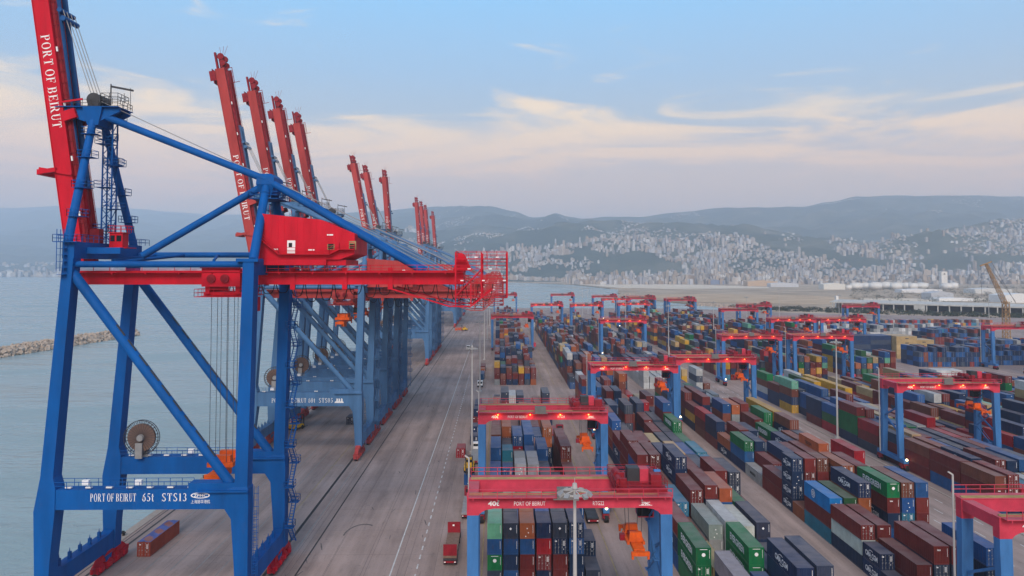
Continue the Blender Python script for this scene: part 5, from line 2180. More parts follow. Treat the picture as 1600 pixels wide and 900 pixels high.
B4 = {150.5: {r_: None for r_ in range(7)},
      163.1: {0: 'umb', 1: 'nmm', 2: 'nr', 3: 'nt', 4: 'aw', 5: 'ns', 6: 'nk'},
      175.7: {0: 'umm', 1: 'nun', 2: 'nm', 3: 'mnm', 4: 'nun', 5: 'nnu', 6: 'mkk'},
      188.3: {0: 'mmb', 1: 'mmb', 2: 'nuu', 3: 'nnk', 4: 'nnn', 5: 'mmm', 6: 'nnu'},
      200.9: {0: 'mmk', 1: 'nss', 2: 'nmm', 3: 'knn', 4: 'nnk', 5: 'nmr', 6: 'nmm'},
      213.5: {0: 'kmr', 1: 'nnu', 2: 'unu', 3: 'mmg', 4: 'nkw', 5: 'norr', 6: 'nbm'},
      226.1: {0: 'nggm', 1: 'mnmm', 2: 'nun', 3: 'nks', 4: 'nmm', 5: 'nmm', 6: 'uM'},
      238.7: {0: [(40, 0, 'rGu', 1)], 1: 'nmuu', 2: 'nmm', 3: 'nkk', 4: 'mwa', 5: 'nms', 6: 'mbb'},
      251.3: {0: [(40, 0, 'mnn', 1)], 1: 'mmm', 2: 'nuu', 3: 'knmm', 4: 'mmm', 5: 'nuu', 6: 'nm'},
      263.9: {0: None, 1: 'nuu', 2: 'nnuu', 3: 'mks', 4: 'nmb', 5: 'nkyy', 6: 'bmm'},
      276.5: {0: [(40, 0, 'yNbM', 1)], 1: 'nuk', 2: 'nnuu', 3: 'mmoy', 4: 'nmm', 5: 'mnyy', 6: 'mnw'},
      289.1: {0: 'nnm', 1: 'mmsM', 2: 'mms', 3: 'nmmG', 4: 'mmb', 5: 'nooy', 6: 'nG'}}
fill('quay', -1.85, 2.75, 7, 128.0, 306, 'near', 3.0, 21, B1)
fill('second', 31.3, 2.8, 7, 108.3, 312, 'near', 3.2, 22, B2)
fill('third', 63.8, 2.8, 7, 108.3, 312, 'right', 3.0, 23, B3)
fill('fourth', 107.3, 2.8, 7, 150.5, 316, 'right', 3.1, 24, B4)
fill('fifth', 137.0, 2.8, 7, 163.1, 316, 'right', 3.0, 25)
fill('sixth', 169.8, 2.8, 7, 200.9, 316, 'right', 2.9, 26)
fill('seventh', 200.0, 2.8, 7, 251.3, 316, 'right', 2.6, 27)
W_ = {333.0 + 12.6 * k: {i: (('ww' if (i * 3 + k) % 5 else 'www') if k < 3 else 'wan') for i in range(6)} for k in range(5)}
W_ = {round(k, 1): v for k, v in W_.items()}
fill('quay far', -1.85, 2.75, 7, 345, 640, 'far', 3.9, 31, None, .05)
fill('quay end', -1.85, 2.75, 7, 700, 915, 'far', 2.2, 32, None, .3)
fill('second far', 31.3, 2.8, 7, 333, 660, 'far', 3.9, 33, None, .05)
fill('third far', 63.8, 2.8, 7, 333, 640, 'far', 3.4, 34, W_, .08)
fill('fourth far', 107.3, 2.8, 7, 358, 740, 'right', 3.6, 35, None, .06)
fill('fifth far', 137.0, 2.8, 7, 358, 780, 'right', 3.8, 36, None, .06)
fill('sixth far', 169.8, 2.8, 7, 358, 740, 'right', 3.6, 37, None, .06)
fill('seventh far', 200.0, 2.8, 7, 480, 640, 'far', 3.2, 38, None, .06)
fill('second end', 31.3, 2.8, 7, 690, 860, 'far', 1.6, 39, None, .3)
fill('third end', 63.8, 2.8, 7, 690, 840, 'far', 1.6, 40, None, .3)


def pick(r):
    """lettering on the side that faces the quay"""
    return None


def add_container(d, r, label, group):
    me = CM[(d['L'], d['h'])]
    col, cn = PAL[d['c']]
    k = r.uniform(.82, 1.15)
    j = [r.uniform(.92, 1.08) for _ in range(3)]
    k *= .86
    rgba = (col[0] * k * j[0], col[1] * k * j[1], col[2] * k * j[2], 1)
    o = obj('shipping_container', me['body'], None, None, (d['x'], d['y'], d['z']))
    o.color = rgba
    flip = not d['door']
    if flip:
        o.rotation_euler = (0, 0, math.pi)
    if 'rz' in d:
        o.rotation_euler = (0, 0, d['rz'])
    tag(o, label, 'container', group)
    if d.get('near', True):
        for dm, bmh in zip(me['doors'], me['bars']):
            q = obj('door', dm, None, o)
            q.color = rgba
            obj('locking_bar', bmh, None, q)
    obj('marking', me['code'] if d['door'] else me['blank'], None, o)
    kind = d.get('txt')
    if kind is None and d['x'] > 0:
        c = d['c']
        u = r.random()
        if c == 'g' and u < .7:
            kind = 'evg'
        elif c == 'N' or (c == 'n' and u < .36):
            kind = 'cma'
        elif c == 'b' and u < .15:
            kind = 'cma'
        elif c == 'G' and d['tier'] == 1 and d['L'] == 40:
            kind = 'uasc'
        elif c == 'U':
            kind = 'ring'
        elif c == 'o' and u < .3:
            kind = 'ham'
        elif c in 'ys' and u < .3:
            kind = 'msc'
        elif c == 'a' and u < .4:
            kind = 'maersk'
    if kind and kind != '-':
        t = obj('lettering', side_text(kind, d['L'], d['h']), None, o)
        if flip:
            t.rotation_euler = (0, 0, math.pi)
    e = None
    u = r.random()
    if d['c'] == 'g':
        e = 'disc' if flip else None
    elif d['c'] == 'm' and u < .4:
        e = 'tex'
    elif flip and u < .22:
        e = 'diamond' if d['c'] in 'nk' else 'dots'
    if e:
        l = LEN[d['L']] / 2
        t = obj('lettering', end_text(e, d['h']), None, o)
        if flip:
            t.rotation_euler = (0, 0, math.pi)
            t.location = (0, l, 0)
        else:
            t.location = (0, -l - .03, 0)
    return o


BLOCK_AT = {'quay': 'block beside the quay lane', 'second': 'second block from the quay', 'third': 'third block from the quay', 'fourth': 'first block beyond the dashed road',
            'fifth': 'second block beyond the dashed road'}


def build_containers():
    r = random.Random(77)
    occ = {}
    for d in SLOTS:
        occ[(d['block'], d['bay'], d['row'], d['sub'])] = max(occ.get((d['block'], d['bay'], d['row'], d['sub']), 0), d['tier'] + 1)

    def top(b, bay, row):
        return min((occ.get((b, bay, row, s), 9) for s in ('', 'front', 'rear') if (b, bay, row, s) in occ), default=0)
    vis = []
    for d in SLOTS:
        X, Y = d['x'], d['y'] - LEN[d['L']] / 2
        px = 779 + X / Y * 1180
        py = 419 + (53 - d['z'] - d['H']) / Y * 1180
        inf = -10 < px < 1610 and py < 905
        n = d['n']
        shown = d['tier'] == n - 1
        if d['tier'] >= top(d['block'], d['bay'] - 1, d['row']):
            shown = True
        if X > 20 and (d['row'] == 0 or d['tier'] >= top(d['block'], d['bay'], d['row'] - 1)):
            shown = True
        # deep behind a taller stack in front
        hid = (53 - d['z'] - d['H']) / (53 - 2.6 * top(d['block'], d['bay'] - 1, d['row']) + .01)
        if d['tier'] == n - 1 and n + 1 < top(d['block'], d['bay'] - 1, d['row']):
            shown = False
        score = (1 / Y) if (inf and shown and d['block'] in BLOCK_AT) else 0
        vis.append((score, d))
    vis.sort(key=lambda q: -q[0])
    ones = [d for s, d in vis[:288] if s > 0]
    keep = set(id(d) for d in ones)
    for d in ones:
        cn = PAL[d['c']][1]
        tier = 'lone' if d['n'] == 1 else ('topmost' if d['tier'] == d['n'] - 1 else (['bottom', 'tier two', 'tier three', 'tier four', 'tier five'][d['tier']]))
        ln = 'short' if d['L'] == 20 else 'long'
        half = (d['sub'] + ' half of ') if d['sub'] else ''
        lab = '%s %s container, %s, %s row, %s%s bay, %s' % (cn, ln, tier, wd(d['row']), half, wd(d['bay']), BLOCK_AT[d['block']])
        w = lab.split()
        if len(w) > 16:
            lab = lab.replace(' half of ', ' ').replace('block beside the quay lane', 'block beside quay lane').replace('the dashed', 'dashed')
        add_container(d, r, lab, 'stacked shipping containers in the yard')
    ms = Mass()
    for d in SLOTS:
        if id(d) in keep:
            continue
        col = PAL[d['c']][0]
        k = r.uniform(.68, 1.0)
        c = (col[0] * k, col[1] * k, col[2] * k)
        l = LEN[d['L']] / 2
        w = WID / 2
        x, y, z, H = d['x'], d['y'], d['z'], d['H']
        ms.box(x - w, x + w, y - l, y + l, z, z + H, c)
        if d['y'] < 460:      # door frame and panel lines on the near end
            kk = (c[0] * .8, c[1] * .8, c[2] * .8)
            ms.box(x - .04, x + .04, y - l - .05, y - l, z + .1, z + H - .1, (.3, .3, .3) if d['door'] else kk)
            for q in (-.6, .6):
                ms.box(x + q - .03, x + q + .03, y - l - .05, y - l, z + .1, z + H - .1, (.3, .3, .3) if d['door'] else kk)
            if r.random() < .5:
                ms.box(x + .3, x + .62, y - l - .06, y - l, z + H - .6, z + H - .4, (.6, .6, .6))
    # depot stacks at right, some lying across

    def across(x0, y0, nx, ny, nt, pal, h=2.6):
        for j in range(ny):
            for i in range(nx):
                for t in range(nt if not isinstance(nt, tuple) else r.randint(*nt)):
                    col = PAL[r.choice(pal)][0]
                    k = r.uniform(.8, 1.15)
                    c = tuple(q * k for q in col)
                    x = x0 + i * 12.35
                    ms.box(x, x + 12.19, y0 + j * 2.6, y0 + j * 2.6 + 2.44, t * h, t * h + h - .02, c)
                    ms.box(x + 5.2, x + 7.2, y0 + j * 2.6 - .03, y0 + j * 2.6, t * h + 1.0, t * h + 1.6, (.08, .08, .08) if pal == 's' else tuple(q * .8 for q in c))

    def along(x0, y0, nx, ny, nt, pal, L=6.06):
        for j in range(ny):
            for i in range(nx):
                for t in range(nt if not isinstance(nt, tuple) else r.randint(*nt)):
                    col = PAL[r.choice(pal)][0]
                    k = r.uniform(.75, 1.2)
                    c = tuple(q * k for q in col)
                    x, y = x0 + i * 2.5, y0 + j * (L + .15)
                    ms.box(x, x + 2.44, y, y + L, t * 2.6, t * 2.6 + 2.58, c)
                    ms.box(x + 1.16, x + 1.26, y - .04, y, t * 2.6 + .2, t * 2.6 + 2.4, (.25, .25, .27))
    across(233.5, 441, 1, 6, 5, 's')
    across(246.5, 446, 1, 5, 4, 's')
    across(208.5, 446, 2, 5, 5, 'nnknu')
    along(226, 404, 15, 3, (3, 4), 'nnuuunknnukmb')
    along(266, 410, 12, 3, (2, 4), 'nnukn')
    along(290, 470, 20, 3, (2, 3), 'uuknmkau')
    along(300, 520, 18, 4, (2, 4), 'nnuumkbmt')
    along(232, 560, 22, 4, (2, 4), 'aakwauam')
    along(225, 640, 40, 3, (1, 3), 'mubkayrowt')
    along(300, 600, 30, 3, (1, 3), 'awakwaub')
    along(330, 690, 50, 3, (1, 2), 'mubkayrowt')
    across(205, 352, 1, 3, 2, 'mrw')
    across(232, 330, 2, 2, (1, 2), 'rmu')
    o = ms.build('distant_containers', M['container_mass'])
    tag(o, 'countless stacked containers filling the far yard blocks', kind='stuff')


build_containers()

# loose containers on the quay and on trailers
rq = random.Random(9)


def lone(x, y, z, L, c, label, rz=0.0, door=True, txt='-', h=0):
    d = dict(block='x', x=x, y=y, z=z, L=L, h=h, c=c, tier=0, door=door, txt=txt, H=2.59, rz=rz if door else rz + math.pi)
    return add_container(d, rq, label, None)


o = lone(-65.1, 148.2, 0.02, 40, 'o', 'rust orange long container under a sagging blue tarpaulin, alone on the quay', R_(-1))
o.color = (.30, .055, .032, 1)
for ch in o.children:
    if ch.name.startswith('door'):
        ch.color = o.color
tm = MB()
n = 15
for i in range(n):
    y = -5.95 + i * 11.9 / (n - 1)
    for j in range(5):
        x = -1.16 + j * .58
        tm.v.append((x, y, 2.62 + (.10 if j in (1, 3) else .16 if j == 2 else 0) * math.sin(i * 1.3 + j) - (.0 if j in (0, 4) else .06)))
for i in range(n - 1):
    for j in range(4):
        a = i * 5 + j
        tm.f.append((a, a + 1, a + 6, a + 5))
tm.build('tarpaulin', M['tarp'], o, smooth=True)
lone(-50.3, 262, 0.02, 20, 'k', 'dark grey short container with white marks standing near the red bogies of the faded cranes', 0.0)


# ================================================================== VEHICLES
def make_trailer_truck(name, label, loc, rz, colour, tlen=12.4, bed=M['dark_steel'], group=None):
    """yard tractor (cab at local +y) pulling a flat trailer"""
    t = thing(name, label, 'truck', loc, rz, group)
    a = MB()
    a.box(-.42, .42, -tlen / 2 + 7.0 - 1.2, tlen / 2 + 3.2, .75, 1.05)
    a.box(-1.15, 1.15, -tlen / 2, tlen / 2, 1.12, 1.38)
    for i in range(6):
        y = -tlen / 2 + .4 + i * (tlen - .8) / 5
        a.box(-1.22, 1.22, y - .12, y + .12, 1.0, 1.42)
    a.build('trailer_bed', bed, t)
    c = MB()
    y0 = tlen / 2 + .9
    c.prism_yz([(y0, .95), (y0 + 2.2, .95), (y0 + 2.25, 1.7), (y0 + 2.0, 2.85), (y0, 2.9)], -1.15, 1.15)
    cab = c.build('cab', colour, t)
    c = MB()
    c.prism_yz([(y0 + 2.27, 1.75), (y0 + 2.28, 1.8), (y0 + 2.05, 2.7), (y0 + 2.03, 2.7)], -1.0, 1.0)
    c.box(-1.17, -1.151, y0 + .7, y0 + 1.9, 1.8, 2.6)
    c.box(1.151, 1.17, y0 + .7, y0 + 1.9, 1.8, 2.6)
    c.box(-.8, .8, y0 - .02, y0 - .001, 1.9, 2.6)
    c.build('cab_window', M['glass'], cab)
    for y in (-tlen / 2 + 1.2, -tlen / 2 + 2.5, tlen / 2 - .9, tlen / 2 + 2.2):
        for sx in (-1, 1):
            w = MB()
            w.tube((sx * 1.2, y, .5), (sx * .78, y, .5), .5, None, 14)
            w.build('wheel', M['dark'], t)
    c = MB()
    c.box(-1.1, 1.1, -tlen / 2 - .12, -tlen / 2 - .01, .7, 1.05)
    bp = c.build('rear_bumper', M['dark_red'], t)
    c = MB()
    for sx in (-1, 1):
        c.box(sx * .9 - .15, sx * .9 + .15, -tlen / 2 - .16, -tlen / 2 - .125, .78, .95)
    c.build('tail_light', M['white'], bp)
    return t


def make_flat_rack(loc, rz):
    f = thing('flat_rack', 'empty maroon flat rack with two upright end walls on a trailer', 'flat rack', loc, rz)
    a = MB()
    a.box(-1.2, 1.2, -6.05, 6.05, 0, .45)
    a.build('deck', paint('worn plank deck', (0.20, .13, .10), .9, .4, 1.5), f)
    for s in (-1, 1):
        b = MB()
        b.box(-1.2, 1.2, min(s * 6.06, s * 5.8), max(s * 6.06, s * 5.8), .451, 2.4)
        for x in (-.9, -.45, 0, .45, .9):
            b.box(x - .05, x + .05, s * 6.06 - .06, s * 6.06 + .06, .5, 2.35)
        b.build('end_wall', M['dark_red'], f)
    c = MB()
    c.box(-.25, .1, 5.7, 5.79, 1.7, 2.0)
    c.build('notice_plate', M['white'], f)


TG = 'yard tractors and trailers'
make_trailer_truck('yard_truck', 'yard truck carrying the maroon flat rack on the apron', (-8.6, 142.6, 0), 0, M['dark_red'], group=TG)
make_flat_rack((-8.6, 142.6, 1.43), 0)
make_trailer_truck('yard_truck', 'yard truck with an empty pale trailer left of the nearest yard gantry', (-6.6, 167.5, 0), 0, M['dark_red'], bed=M['steel'], group=TG)
make_trailer_truck('yard_truck', 'second yard truck with an empty grey trailer behind the yellow machine', (-6.4, 212, 0), 0, M['white'], bed=M['steel'], group=TG)
make_trailer_truck('yard_truck', 'yard truck with dark red cab waiting in the lane inside the nearest yard gantry', (19.6, 164, 0), 0, M['dark_red'], group=TG)
make_trailer_truck('yard_truck', 'yard truck with dark red cab waiting in the lane under the second yard gantry', (19.6, 236, 0), 0, M['dark_red'], group=TG)
make_trailer_truck('yard_truck', 'white cabbed truck stopped at the crossing of quay lane and cross road', (-8.2, 347, 0), math.pi, M['white'], group=TG)
make_trailer_truck('yard_truck', 'small dark truck driving on the quay lane in the distance', (-19.5, 500, 0), math.pi, M['white'], group=TG)
lone(-10.6, 216.5, 0.02, 20, 'r', 'red short container with one dark open door beside the parked trailers', 0, True)
lone(-7.3, 232, 0.02, 20, 'n', 'navy short container behind the parked trailers along the quay lane', 0, True)
lone(-7.6, 246, 0.02, 20, 'n', 'second navy short container further along the row beside the quay lane', 0, False)
lone(-7.9, 262, 0.02, 20, 'm', 'maroon short container in the row of parked loads beside the quay lane', 0, False)
lone(-7.2, 262, 2.62, 20, 'n', 'navy short container set on the maroon one beside the quay lane', 0, False)
lone(-7.6, 288, 0.02, 40, 'n', 'dark blue long container beside the quay lane before the cross road', 0, False)
lone(-8.0, 368, 0.02, 40, 'u', 'blue long container beside the quay lane just past the cross road', 0, False)
lone(-8.0, 384, 0.02, 20, 'o', 'rust orange short container past the cross road beside the quay lane', 0, False)
lone(-8.0, 397, 0.02, 40, 'm', 'maroon long container past the cross road beside the quay lane', 0, False)


def make_forklift(label, loc, rz):
    t = thing('heavy_forklift', label, 'forklift', loc, rz)
    a = MB()
    a.prism_yz([(-2.6, .7), (2.4, .7), (2.4, 1.5), (.6, 1.7), (-1.0, 2.0), (-2.6, 1.9)], -1.2, 1.2)
    a.build('body', M['yellow'], t)
    a = MB()
    a.loft([(1.72, 0, .0, 1.7, 1.8), (3.1, 0, -.1, 1.4, 1.3), (3.2, 0, -.1, 1.5, 1.4)])
    cb_ = a.build('cab', M['yellow'], t)
    a = MB()
    a.box(-.72, .72, .69, .76, 2.1, 2.95)
    a.box(-.8, -.74, -.5, .5, 2.1, 2.95)
    a.box(.74, .8, -.5, .5, 2.1, 2.95)
    a.build('cab_window', M['glass'], cb_)
    a = MB()
    for x in (-.8, .8):
        a.box(x - .12, x + .12, 2.5, 2.8, .2, 4.4)
    a.box(-.9, .9, 2.5, 2.75, 4.2, 4.4)
    a.box(-.9, .9, 2.82, 2.95, .5, 1.4)
    a.build('mast', M['dark_steel'], t)
    a = MB()
    for x in (-.6, .6):
        a.box(x - .12, x + .12, 2.96, 5.0, .3, .42)
    a.build('fork', M['dark_steel'], t)
    for x in (-1.1, 1.1):
        for y in (-1.7, 1.5):
            a = MB()
            a.tube((x - .25, y, .65), (x + .25, y, .65), .65, None, 14)
            a.build('wheel', M['dark'], t)
    return t


make_forklift('yellow heavy forklift parked between the legs of the faded blue crane', (-66.5, 252, 0), R_(-25))
make_forklift('yellow forklift on a blue base load left of the nearest yard gantry', (-7.2, 190, 2.63), R_(180))
lone(-7.2, 190, 0.02, 20, 'u', 'blue short container beneath the yellow machine beside the quay lane', 0, False)
make_forklift('small far forklift beside orange cages near the far quay cranes', (-29, 645, 0), R_(60))
for i, (x, y) in enumerate(((-36, 648), (-33.5, 651), (-31.0, 646))):
    t = thing('orange_cage', 'orange steel cage set down near the far quay cranes', 'cage', (x, y, 0), 0, 'orange cages on the far apron')
    a = MB()
    a.box(-1.1, 1.1, -1.1, 1.1, 0, .2)
    for px_ in (-1.05, 1.05):
        for py_ in (-1.05, 1.05):
            a.box(px_ - .08, px_ + .08, py_ - .08, py_ + .08, .2, 2.3)
    a.box(-1.1, 1.1, -1.1, 1.1, 2.3, 2.45)
    a.build('cage_frame', M['orange'], t)
    a = MB()
    a.box(-.8, .8, -.8, .8, .21, 1.6)
    a.build('cage_load', M['orange'], t)


# ================================================================== LAMP MASTS
def make_mast(h):
    t = thing('lamp_mast', '', 'lamp mast', (0, 0, 0), 0, 'tall floodlight masts of the yard')
    a = MB()
    a.tube((0, 0, 0.5), (0, 0, h - .3), .34, .15, 12)
    a.tube((0, 0, 0), (0, 0, .5), .8, .8, 12)
    a.build('pole', M['pole'], t, smooth=True)
    a = MB()
    n = 10
    for i in range(n):
        t0, t1 = 2 * math.pi * i / n, 2 * math.pi * (i + 1) / n
        a.beam((math.cos(t0) * 1.35, math.sin(t0) * 1.35, h - .7), (math.cos(t1) * 1.35, math.sin(t1) * 1.35, h - .7), .14, .16)
        if i % 2 == 0:
            a.beam((0, 0, h - .45), (math.cos(t0) * 1.35, math.sin(t0) * 1.35, h - .7), .1, .1)
    a.tube((0, 0, h - .3), (0, 0, h + .25), .3, .22, 10)
    a.tube((0, 0, h + .25), (0, 0, h + .8), .03, None, 5)
    a.build('lamp_ring', M['pole'], t)
    for i in range(n):
        t0 = 2 * math.pi * (i + .5) / n
        b = MB()
        c, s = math.cos(t0), math.sin(t0)
        p0 = Vector((c * 1.3, s * 1.3, h - .62))
        p1 = Vector((c * 1.8, s * 1.8, h - .92))
        b.beam(p0, p1, .5, .26)
        b.build('lamp_head', M['steel'], t)
    return t


m0 = make_mast(30.5)
MASTS = [(7.9, 79, 'pale floodlight mast in the foreground, its ring head in front of the nearest yard gantry'), (-7.6, 219, 'floodlight mast beside the quay lane left of the second yard gantry'),
         (-8.0, 327, 'floodlight mast by the cross road along the quay lane'), (-8.2, 440, 'third floodlight mast along the quay lane past the cross road'),
         (-8.2, 560, 'far floodlight mast along the quay lane near the crane end frames'), (-8.2, 700, 'farthest floodlight mast along the quay lane'),
         (105.8, 236, 'floodlight mast beside the dashed road with brown and green stacks behind'), (104.2, 463, 'floodlight mast beyond the white reefers'),
         (101.0, 600, 'far floodlight mast beside the dashed road before the parked gantries'), (94, 845, 'very far thin mast standing against the water'),
         (104, 880, 'very far thin mast near the grey rock spit'), (146, 512, 'floodlight mast among the blue stacks in the middle distance'),
         (197.5, 600, 'floodlight mast beside the unlit gantry of the sixth block'), (307, 823, 'far floodlight mast in front of the sandy flat'),
         (476, 727, 'far floodlight mast at right in front of the long shed'), (290, 640, 'far floodlight mast beside the gantry before the long shed')]
for i, (x, y, lab) in enumerate(MASTS):
    o = m0 if i == 0 else copy_tree(m0)
    o.location = (x, y, 0)
    o['label'] = lab


# ================================================================== FAR THINGS
def build_far():
    r = random.Random(12)
    # long open concrete shed
    t = thing('open_shed', 'long low grey concrete shed on white columns beyond the scrub', 'shed', (440, 993, -0.6), math.atan2(861 - 993, 596 - 442))
    Ls = 290
    a = MB()
    a.prism_yz([(-9, 9.6), (26, 11.8), (26, 10.6), (-9, 8.4)], 0, Ls)
    a.box(0, Ls, -9.3, -9.002, 8.2, 9.7)
    a.build('roof', M['concrete_wall'], t)
    cm = MB()
    cm.box(-.6, .6, -8.6, -7.6, 0, 8.39)
    cme = cm.mesh('column')
    cme.materials.append(M['concrete_wall'])
    for i in range(24):
        o = obj('column', cme, None, t, (4 + i * 12.2, 0, 0))
    a = MB()
    a.box(0, Ls, 25, 25.6, 0, 10.5)
    a.build('back_wall', M['dark_steel'], t)
    a = MB()
    a.box(100, 112, -9.5, -8.7, .0, 8)
    a.build('end_panel', M['concrete_wall'], t)
    # tanks
    tm = MB()
    tm.tube((0, 0, 0), (0, 0, .93), .5, None, 28)
    tm.tube((0, 0, .93), (0, 0, 1.0), .505, .1, 28)
    tme = tm.mesh('storage_tank')
    tme.polygons.foreach_set('use_smooth', [len(p.vertices) == 4 for p in tme.polygons])
    tme.materials.append(M['tank'])
    for i, (px, dia, h) in enumerate([(1342, 30, 18), (1357, 24, 17), (1372, 31, 19), (1389, 31, 19), (1405, 28, 18), (1421, 24, 17), (1432, 22, 17), (1446, 30, 17), (1486, 26, 17), (1497, 20, 17), (1330, 14, 12)]):
        y = 1880 + (i % 2) * 45
        o = obj('storage_tank', tme, None, None, ((px - 779) / 1180 * y, y, -1))
        o.scale = (dia, dia, h)
        tag(o, 'white round storage tank, %s from the left in the row below the city' % wd(sorted([1342, 1357, 1372, 1389, 1405, 1421, 1432, 1446, 1486, 1497, 1330]).index(px)), 'tank', 'white storage tanks')
    dm = MB()
    nn = 14
    for k in range(5):
        a0, a1 = math.pi / 2 * k / 5, math.pi / 2 * (k + 1) / 5
        dm.tube((0, 0, .35 + math.sin(a0) * .65), (0, 0, .35 + math.sin(a1) * .65), .5 * math.cos(a0), max(.01, .5 * math.cos(a1)), nn, False)
    dm.tube((0, 0, 0), (0, 0, .35), .5, None, nn)
    dme = dm.mesh('domed_tank')
    dme.polygons.foreach_set('use_smooth', [True] * len(dme.polygons))
    dme.materials.append(M['tank'])
    for i, px in enumerate((1026, 1038, 1049)):
        y = 2850
        o = obj('domed_tank', dme, None, None, ((px - 779) / 1180 * y, y, -1))
        o.scale = (24, 24, 16)
        tag(o, 'white domed tank by the bay, %s of three' % ('leftmost', 'middle', 'rightmost')[i], 'tank', 'white domed tanks')
    # industrial sheds
    wm = MB()
    wm.prism_xz([(-.5, 0), (.5, 0), (.5, .8), (0, 1), (-.5, .8)], -.5, .5)
    for k in range(7):
        wm.box(-.46 + k * .135, -.38 + k * .135, -.505, -.5, .35, .6)
    wme = wm.mesh('warehouse')
    wme.materials.append(M['obj'])
    for i, (px, y, w, d, h, c, lab) in enumerate([(1470, 1276, 38, 30, 15, (.45, .46, .48), 'grey modern office hall behind the long shed'),
                                                  (1492, 1230, 55, 26, 6, (.75, .75, .74), 'low white roofed hall right of the grey office hall'),
                                                  (1590, 1180, 50, 40, 15, (.72, .72, .71), 'big white roofed warehouse at the right edge'),
                                                  (1303, 1900, 55, 30, 17, (.68, .66, .6), 'pale warehouse left of the white tank row'),
                                                  (1190, 2250, 90, 40, 18, (.52, .38, .26), 'ochre warehouse on the plain behind the sand bank'),
                                                  (1225, 2150, 80, 30, 13, (.55, .56, .58), 'grey warehouse right of the ochre one on the plain'),
                                                  (1120, 2480, 45, 30, 16, (.2, .24, .34), 'slate blue warehouse behind the white sand bank'),
                                                  (1440, 1650, 90, 30, 9, (.7, .7, .7), 'long white shed below the white tank row'),
                                                  (1550, 1600, 80, 40, 12, (.6, .6, .58), 'pale shed at right behind the lattice boom crane')]):
        o = obj('warehouse', wme, None, None, ((px - 779) / 1180 * y, y, -1))
        o.scale = (w, d, h)
        o.color = (*c, 1)
        tag(o, lab, 'warehouse')
    # tall white sign tower by the tanks
    t = thing('white_tower', 'slim white tower block with a dark emblem above the white tanks', 'tower', ((1480 - 779) / 1180 * 2000, 2000, -1))
    a = MB()
    a.box(-8, 8, -6, 6, 0, 45)
    a.build('shaft', M['tank'], t)
    a = MB()
    a.prism_xz([(-3, 37), (3, 37), (0, 42)], -6.3, -6.01)
    a.build('emblem', M['dark_steel'], t)
    # water tower box near the shed
    t = thing('concrete_post', 'short white concrete tower standing at the left end of the long shed', 'tower', (455, 1010, -0.6))
    a = MB()
    a.loft([(0, 0, 0, 3.5, 3.5), (17, 0, 0, 4.2, 4.2)])
    a.build('shaft', M['tank'], t)
    # lattice boom crane
    t = thing('lattice_crane', 'yellow lattice boom crane leaning left at the right edge of the yard', 'crane', (345, 512, 0))
    a = MB()

    def lattice(p0, p1, w0, w1, n, th):
        p0, p1 = Vector(p0), Vector(p1)
        d = (p1 - p0).normalized()
        s = d.cross(Vector((0, 1, 0))).normalized()
        q = d.cross(s)
        cs = []
        for i in range(n + 1):
            u = i / n
            w = w0 + (w1 - w0) * u
            c = p0.lerp(p1, u)
            cs.append([c + s * a_ * w / 2 + q * b_ * w / 2 for a_, b_ in ((-1, -1), (1, -1), (1, 1), (-1, 1))])
        for i in range(n):
            for j in range(4):
                a.beam(cs[i][j], cs[i + 1][j], th * 1.5, th * 1.5)
                a.beam(cs[i][j], cs[i + 1][(j + 1) % 4], th, th)
                a.beam(cs[i + 1][j], cs[i + 1][(j + 1) % 4], th, th)
    lattice((2, 0, 3), (2, 0, 30), 3.4, 3.0, 9, .24)
    lattice((0, -3, 28), (-13, -3, 56), 2.4, 1.2, 12, .2)
    a.beam((-13, -3, 56), (-17, -3, 54.5), .8, .8)
    a.beam((-13, -3, 56), (-9, -3, 57.5), .7, .7)
    a.build('lattice_boom', M['lattice'], t)
    a = MB()
    a.tube((-12, -3, 56), (9, 0, 30), .12, None, 5, False)
    a.tube((-9, -3, 57), (9, 0, 29), .12, None, 5, False)
    a.tube((-16.5, -3, 54.5), (-16.5, -3, 34), .08, None, 5, False)
    a.build('pendant_rope', M['dark_steel'], t)
    a = MB()
    a.box(-2, 9, -4, 4, 1.4, 5)
    a.box(-5, 10, -5, 5, .4, 1.4)
    a.build('machine_house', M['yellow'], t)
    # rock spit by the inlet
    mb = MB()
    for (xa, ya, xb, yb, w, hh) in ((252, 1520, 258, 1300, 14, 6), (300, 1150, 335, 1075, 10, 3)):
        for i in range(260):
            u, v = r.random(), r.uniform(-1, 1)
            x, y = xa + (xb - xa) * u + v * w, ya + (yb - ya) * u
            z = -2.6 + hh * (1 - abs(v))
            s = r.uniform(1.2, 3)
            mb.loft([(z - s, x, y, s * 2, s * 2), (z + s * .4, x + r.uniform(-.4, .4), y, s * r.uniform(1, 1.8), s * r.uniform(1, 1.8))])
    o = mb.build('rock_spit', M['rock'])
    tag(o, 'grey boulders heaped along the inlet shore', kind='stuff')
    # scrub and trees beyond the yard: many small leaf faces
    mb = MB()

    def clump(x, y, z, R, h, n):
        for i in range(n):
            a_, rr = r.uniform(0, 6.28), R * math.sqrt(r.random())
            zz = z + h * r.random() ** .8 * (1 - .5 * (rr / R) ** 2)
            s = r.uniform(.35, .95)
            u = Vector((r.uniform(-1, 1), r.uniform(-1, 1), r.uniform(-.6, .8))).normalized()
            v = u.cross(Vector((r.random(), r.random(), r.random() + .2))).normalized()
            c = Vector((x + rr * math.cos(a_), y + rr * math.sin(a_), zz))
            mb.add([tuple(c - u * s), tuple(c + v * s * .8), tuple(c + u * s), tuple(c - v * s * .8)], [(0, 1, 2, 3)])
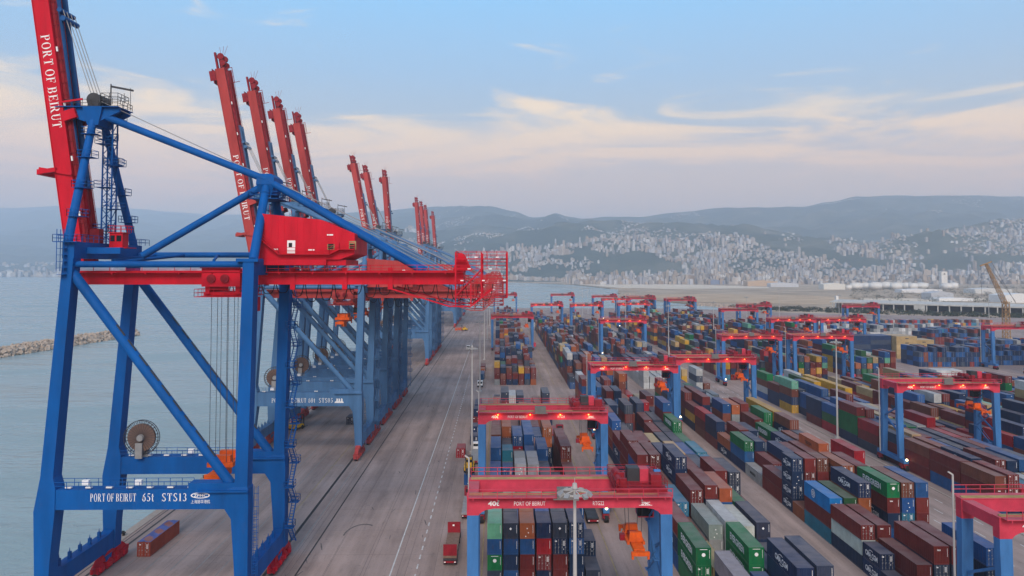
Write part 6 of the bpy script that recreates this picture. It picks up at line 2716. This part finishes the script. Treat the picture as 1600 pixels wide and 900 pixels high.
    for i in range(520):
        u = r.random()
        x = 320 + 330 * u + r.uniform(-10, 10)
        y = 985 - 135 * (x - 442) / 154 * .85 - r.uniform(14, 120)
        if y < 700 + (60 if x < 420 else 0):
            continue
        clump(x, y, -.6, r.uniform(2, 5), r.uniform(1.5, 5), 34)
    for i in range(330):
        y = r.uniform(1120, 2100)
        px = r.uniform(1330, 1640)
        x = (px - 779) / 1180 * y
        clump(x, y, -.6, r.uniform(4, 8), r.uniform(4, 11), 26)
    o = mb.build('scrub', M['leaf'])
    tag(o, 'dark green scrub and bushes between the yard and the long shed', kind='stuff')
    # parked trucks in the far corner of the yard
    for i, (x, y) in enumerate(((262, 352), (272, 348), (283, 356), (296, 350), (300, 366), (318, 372), (330, 430), (338, 448), (352, 470), (362, 492), (331, 405))):
        bx = MB()
        c = r.choice([(.6, .6, .6), (.35, .05, .05), (.1, .15, .3), (.65, .64, .6)])
        t = thing('parked_truck', 'small box truck parked on the open far right corner of the yard', 'truck', (x, y, 0), r.uniform(0, 3.1), 'trucks parked in the far right corner')
        bx.box(-1.2, 1.2, -3.6, 2.4, .9, 3.3)
        bx.box(-1.0, 1.0, -3.4, 4.2, .6, .9)
        o = bx.build('cargo_box', M['obj'], t)
        o.color = (*c, 1)
        bx = MB()
        bx.prism_yz([(2.5, .7), (4.4, .7), (4.4, 1.6), (4.0, 2.6), (2.5, 2.6)], -1.1, 1.1)
        o = bx.build('cab', M['obj'], t)
        o.color = (.6, .6, .6, 1) if i % 2 else (.3, .04, .04, 1)
        for yy in (-2.2, 3.3):
            for xx in (-1, 1):
                w = MB()
                w.tube((xx - .15, yy, .5), (xx + .15, yy, .5), .5, None, 10)
                w.build('wheel', M['dark'], t)


build_far()

# ================================================================== HAZE
hm = MB()
hm.box(-13600, 9900, -520, 19500, -10.2, 1160)
hme = hm.mesh('haze')
hmat = bpy.data.materials.new('haze air')
hmat.use_nodes = True
nt = hmat.node_tree
nt.nodes.clear()
ho = nt.nodes.new('ShaderNodeOutputMaterial')
hv = nt.nodes.new('ShaderNodeVolumePrincipled')
hv.inputs['Color'].default_value = (0.72, 0.84, 0.98, 1)
hv.inputs['Density'].default_value = 0.00014
hv.inputs['Anisotropy'].default_value = 0.0
nt.links.new(hv.outputs[0], ho.inputs['Volume'])
hme.materials.append(hmat)
o = obj('haze', hme)
tag(o, 'pale blue evening haze filling the air over bay and city', kind='stuff')
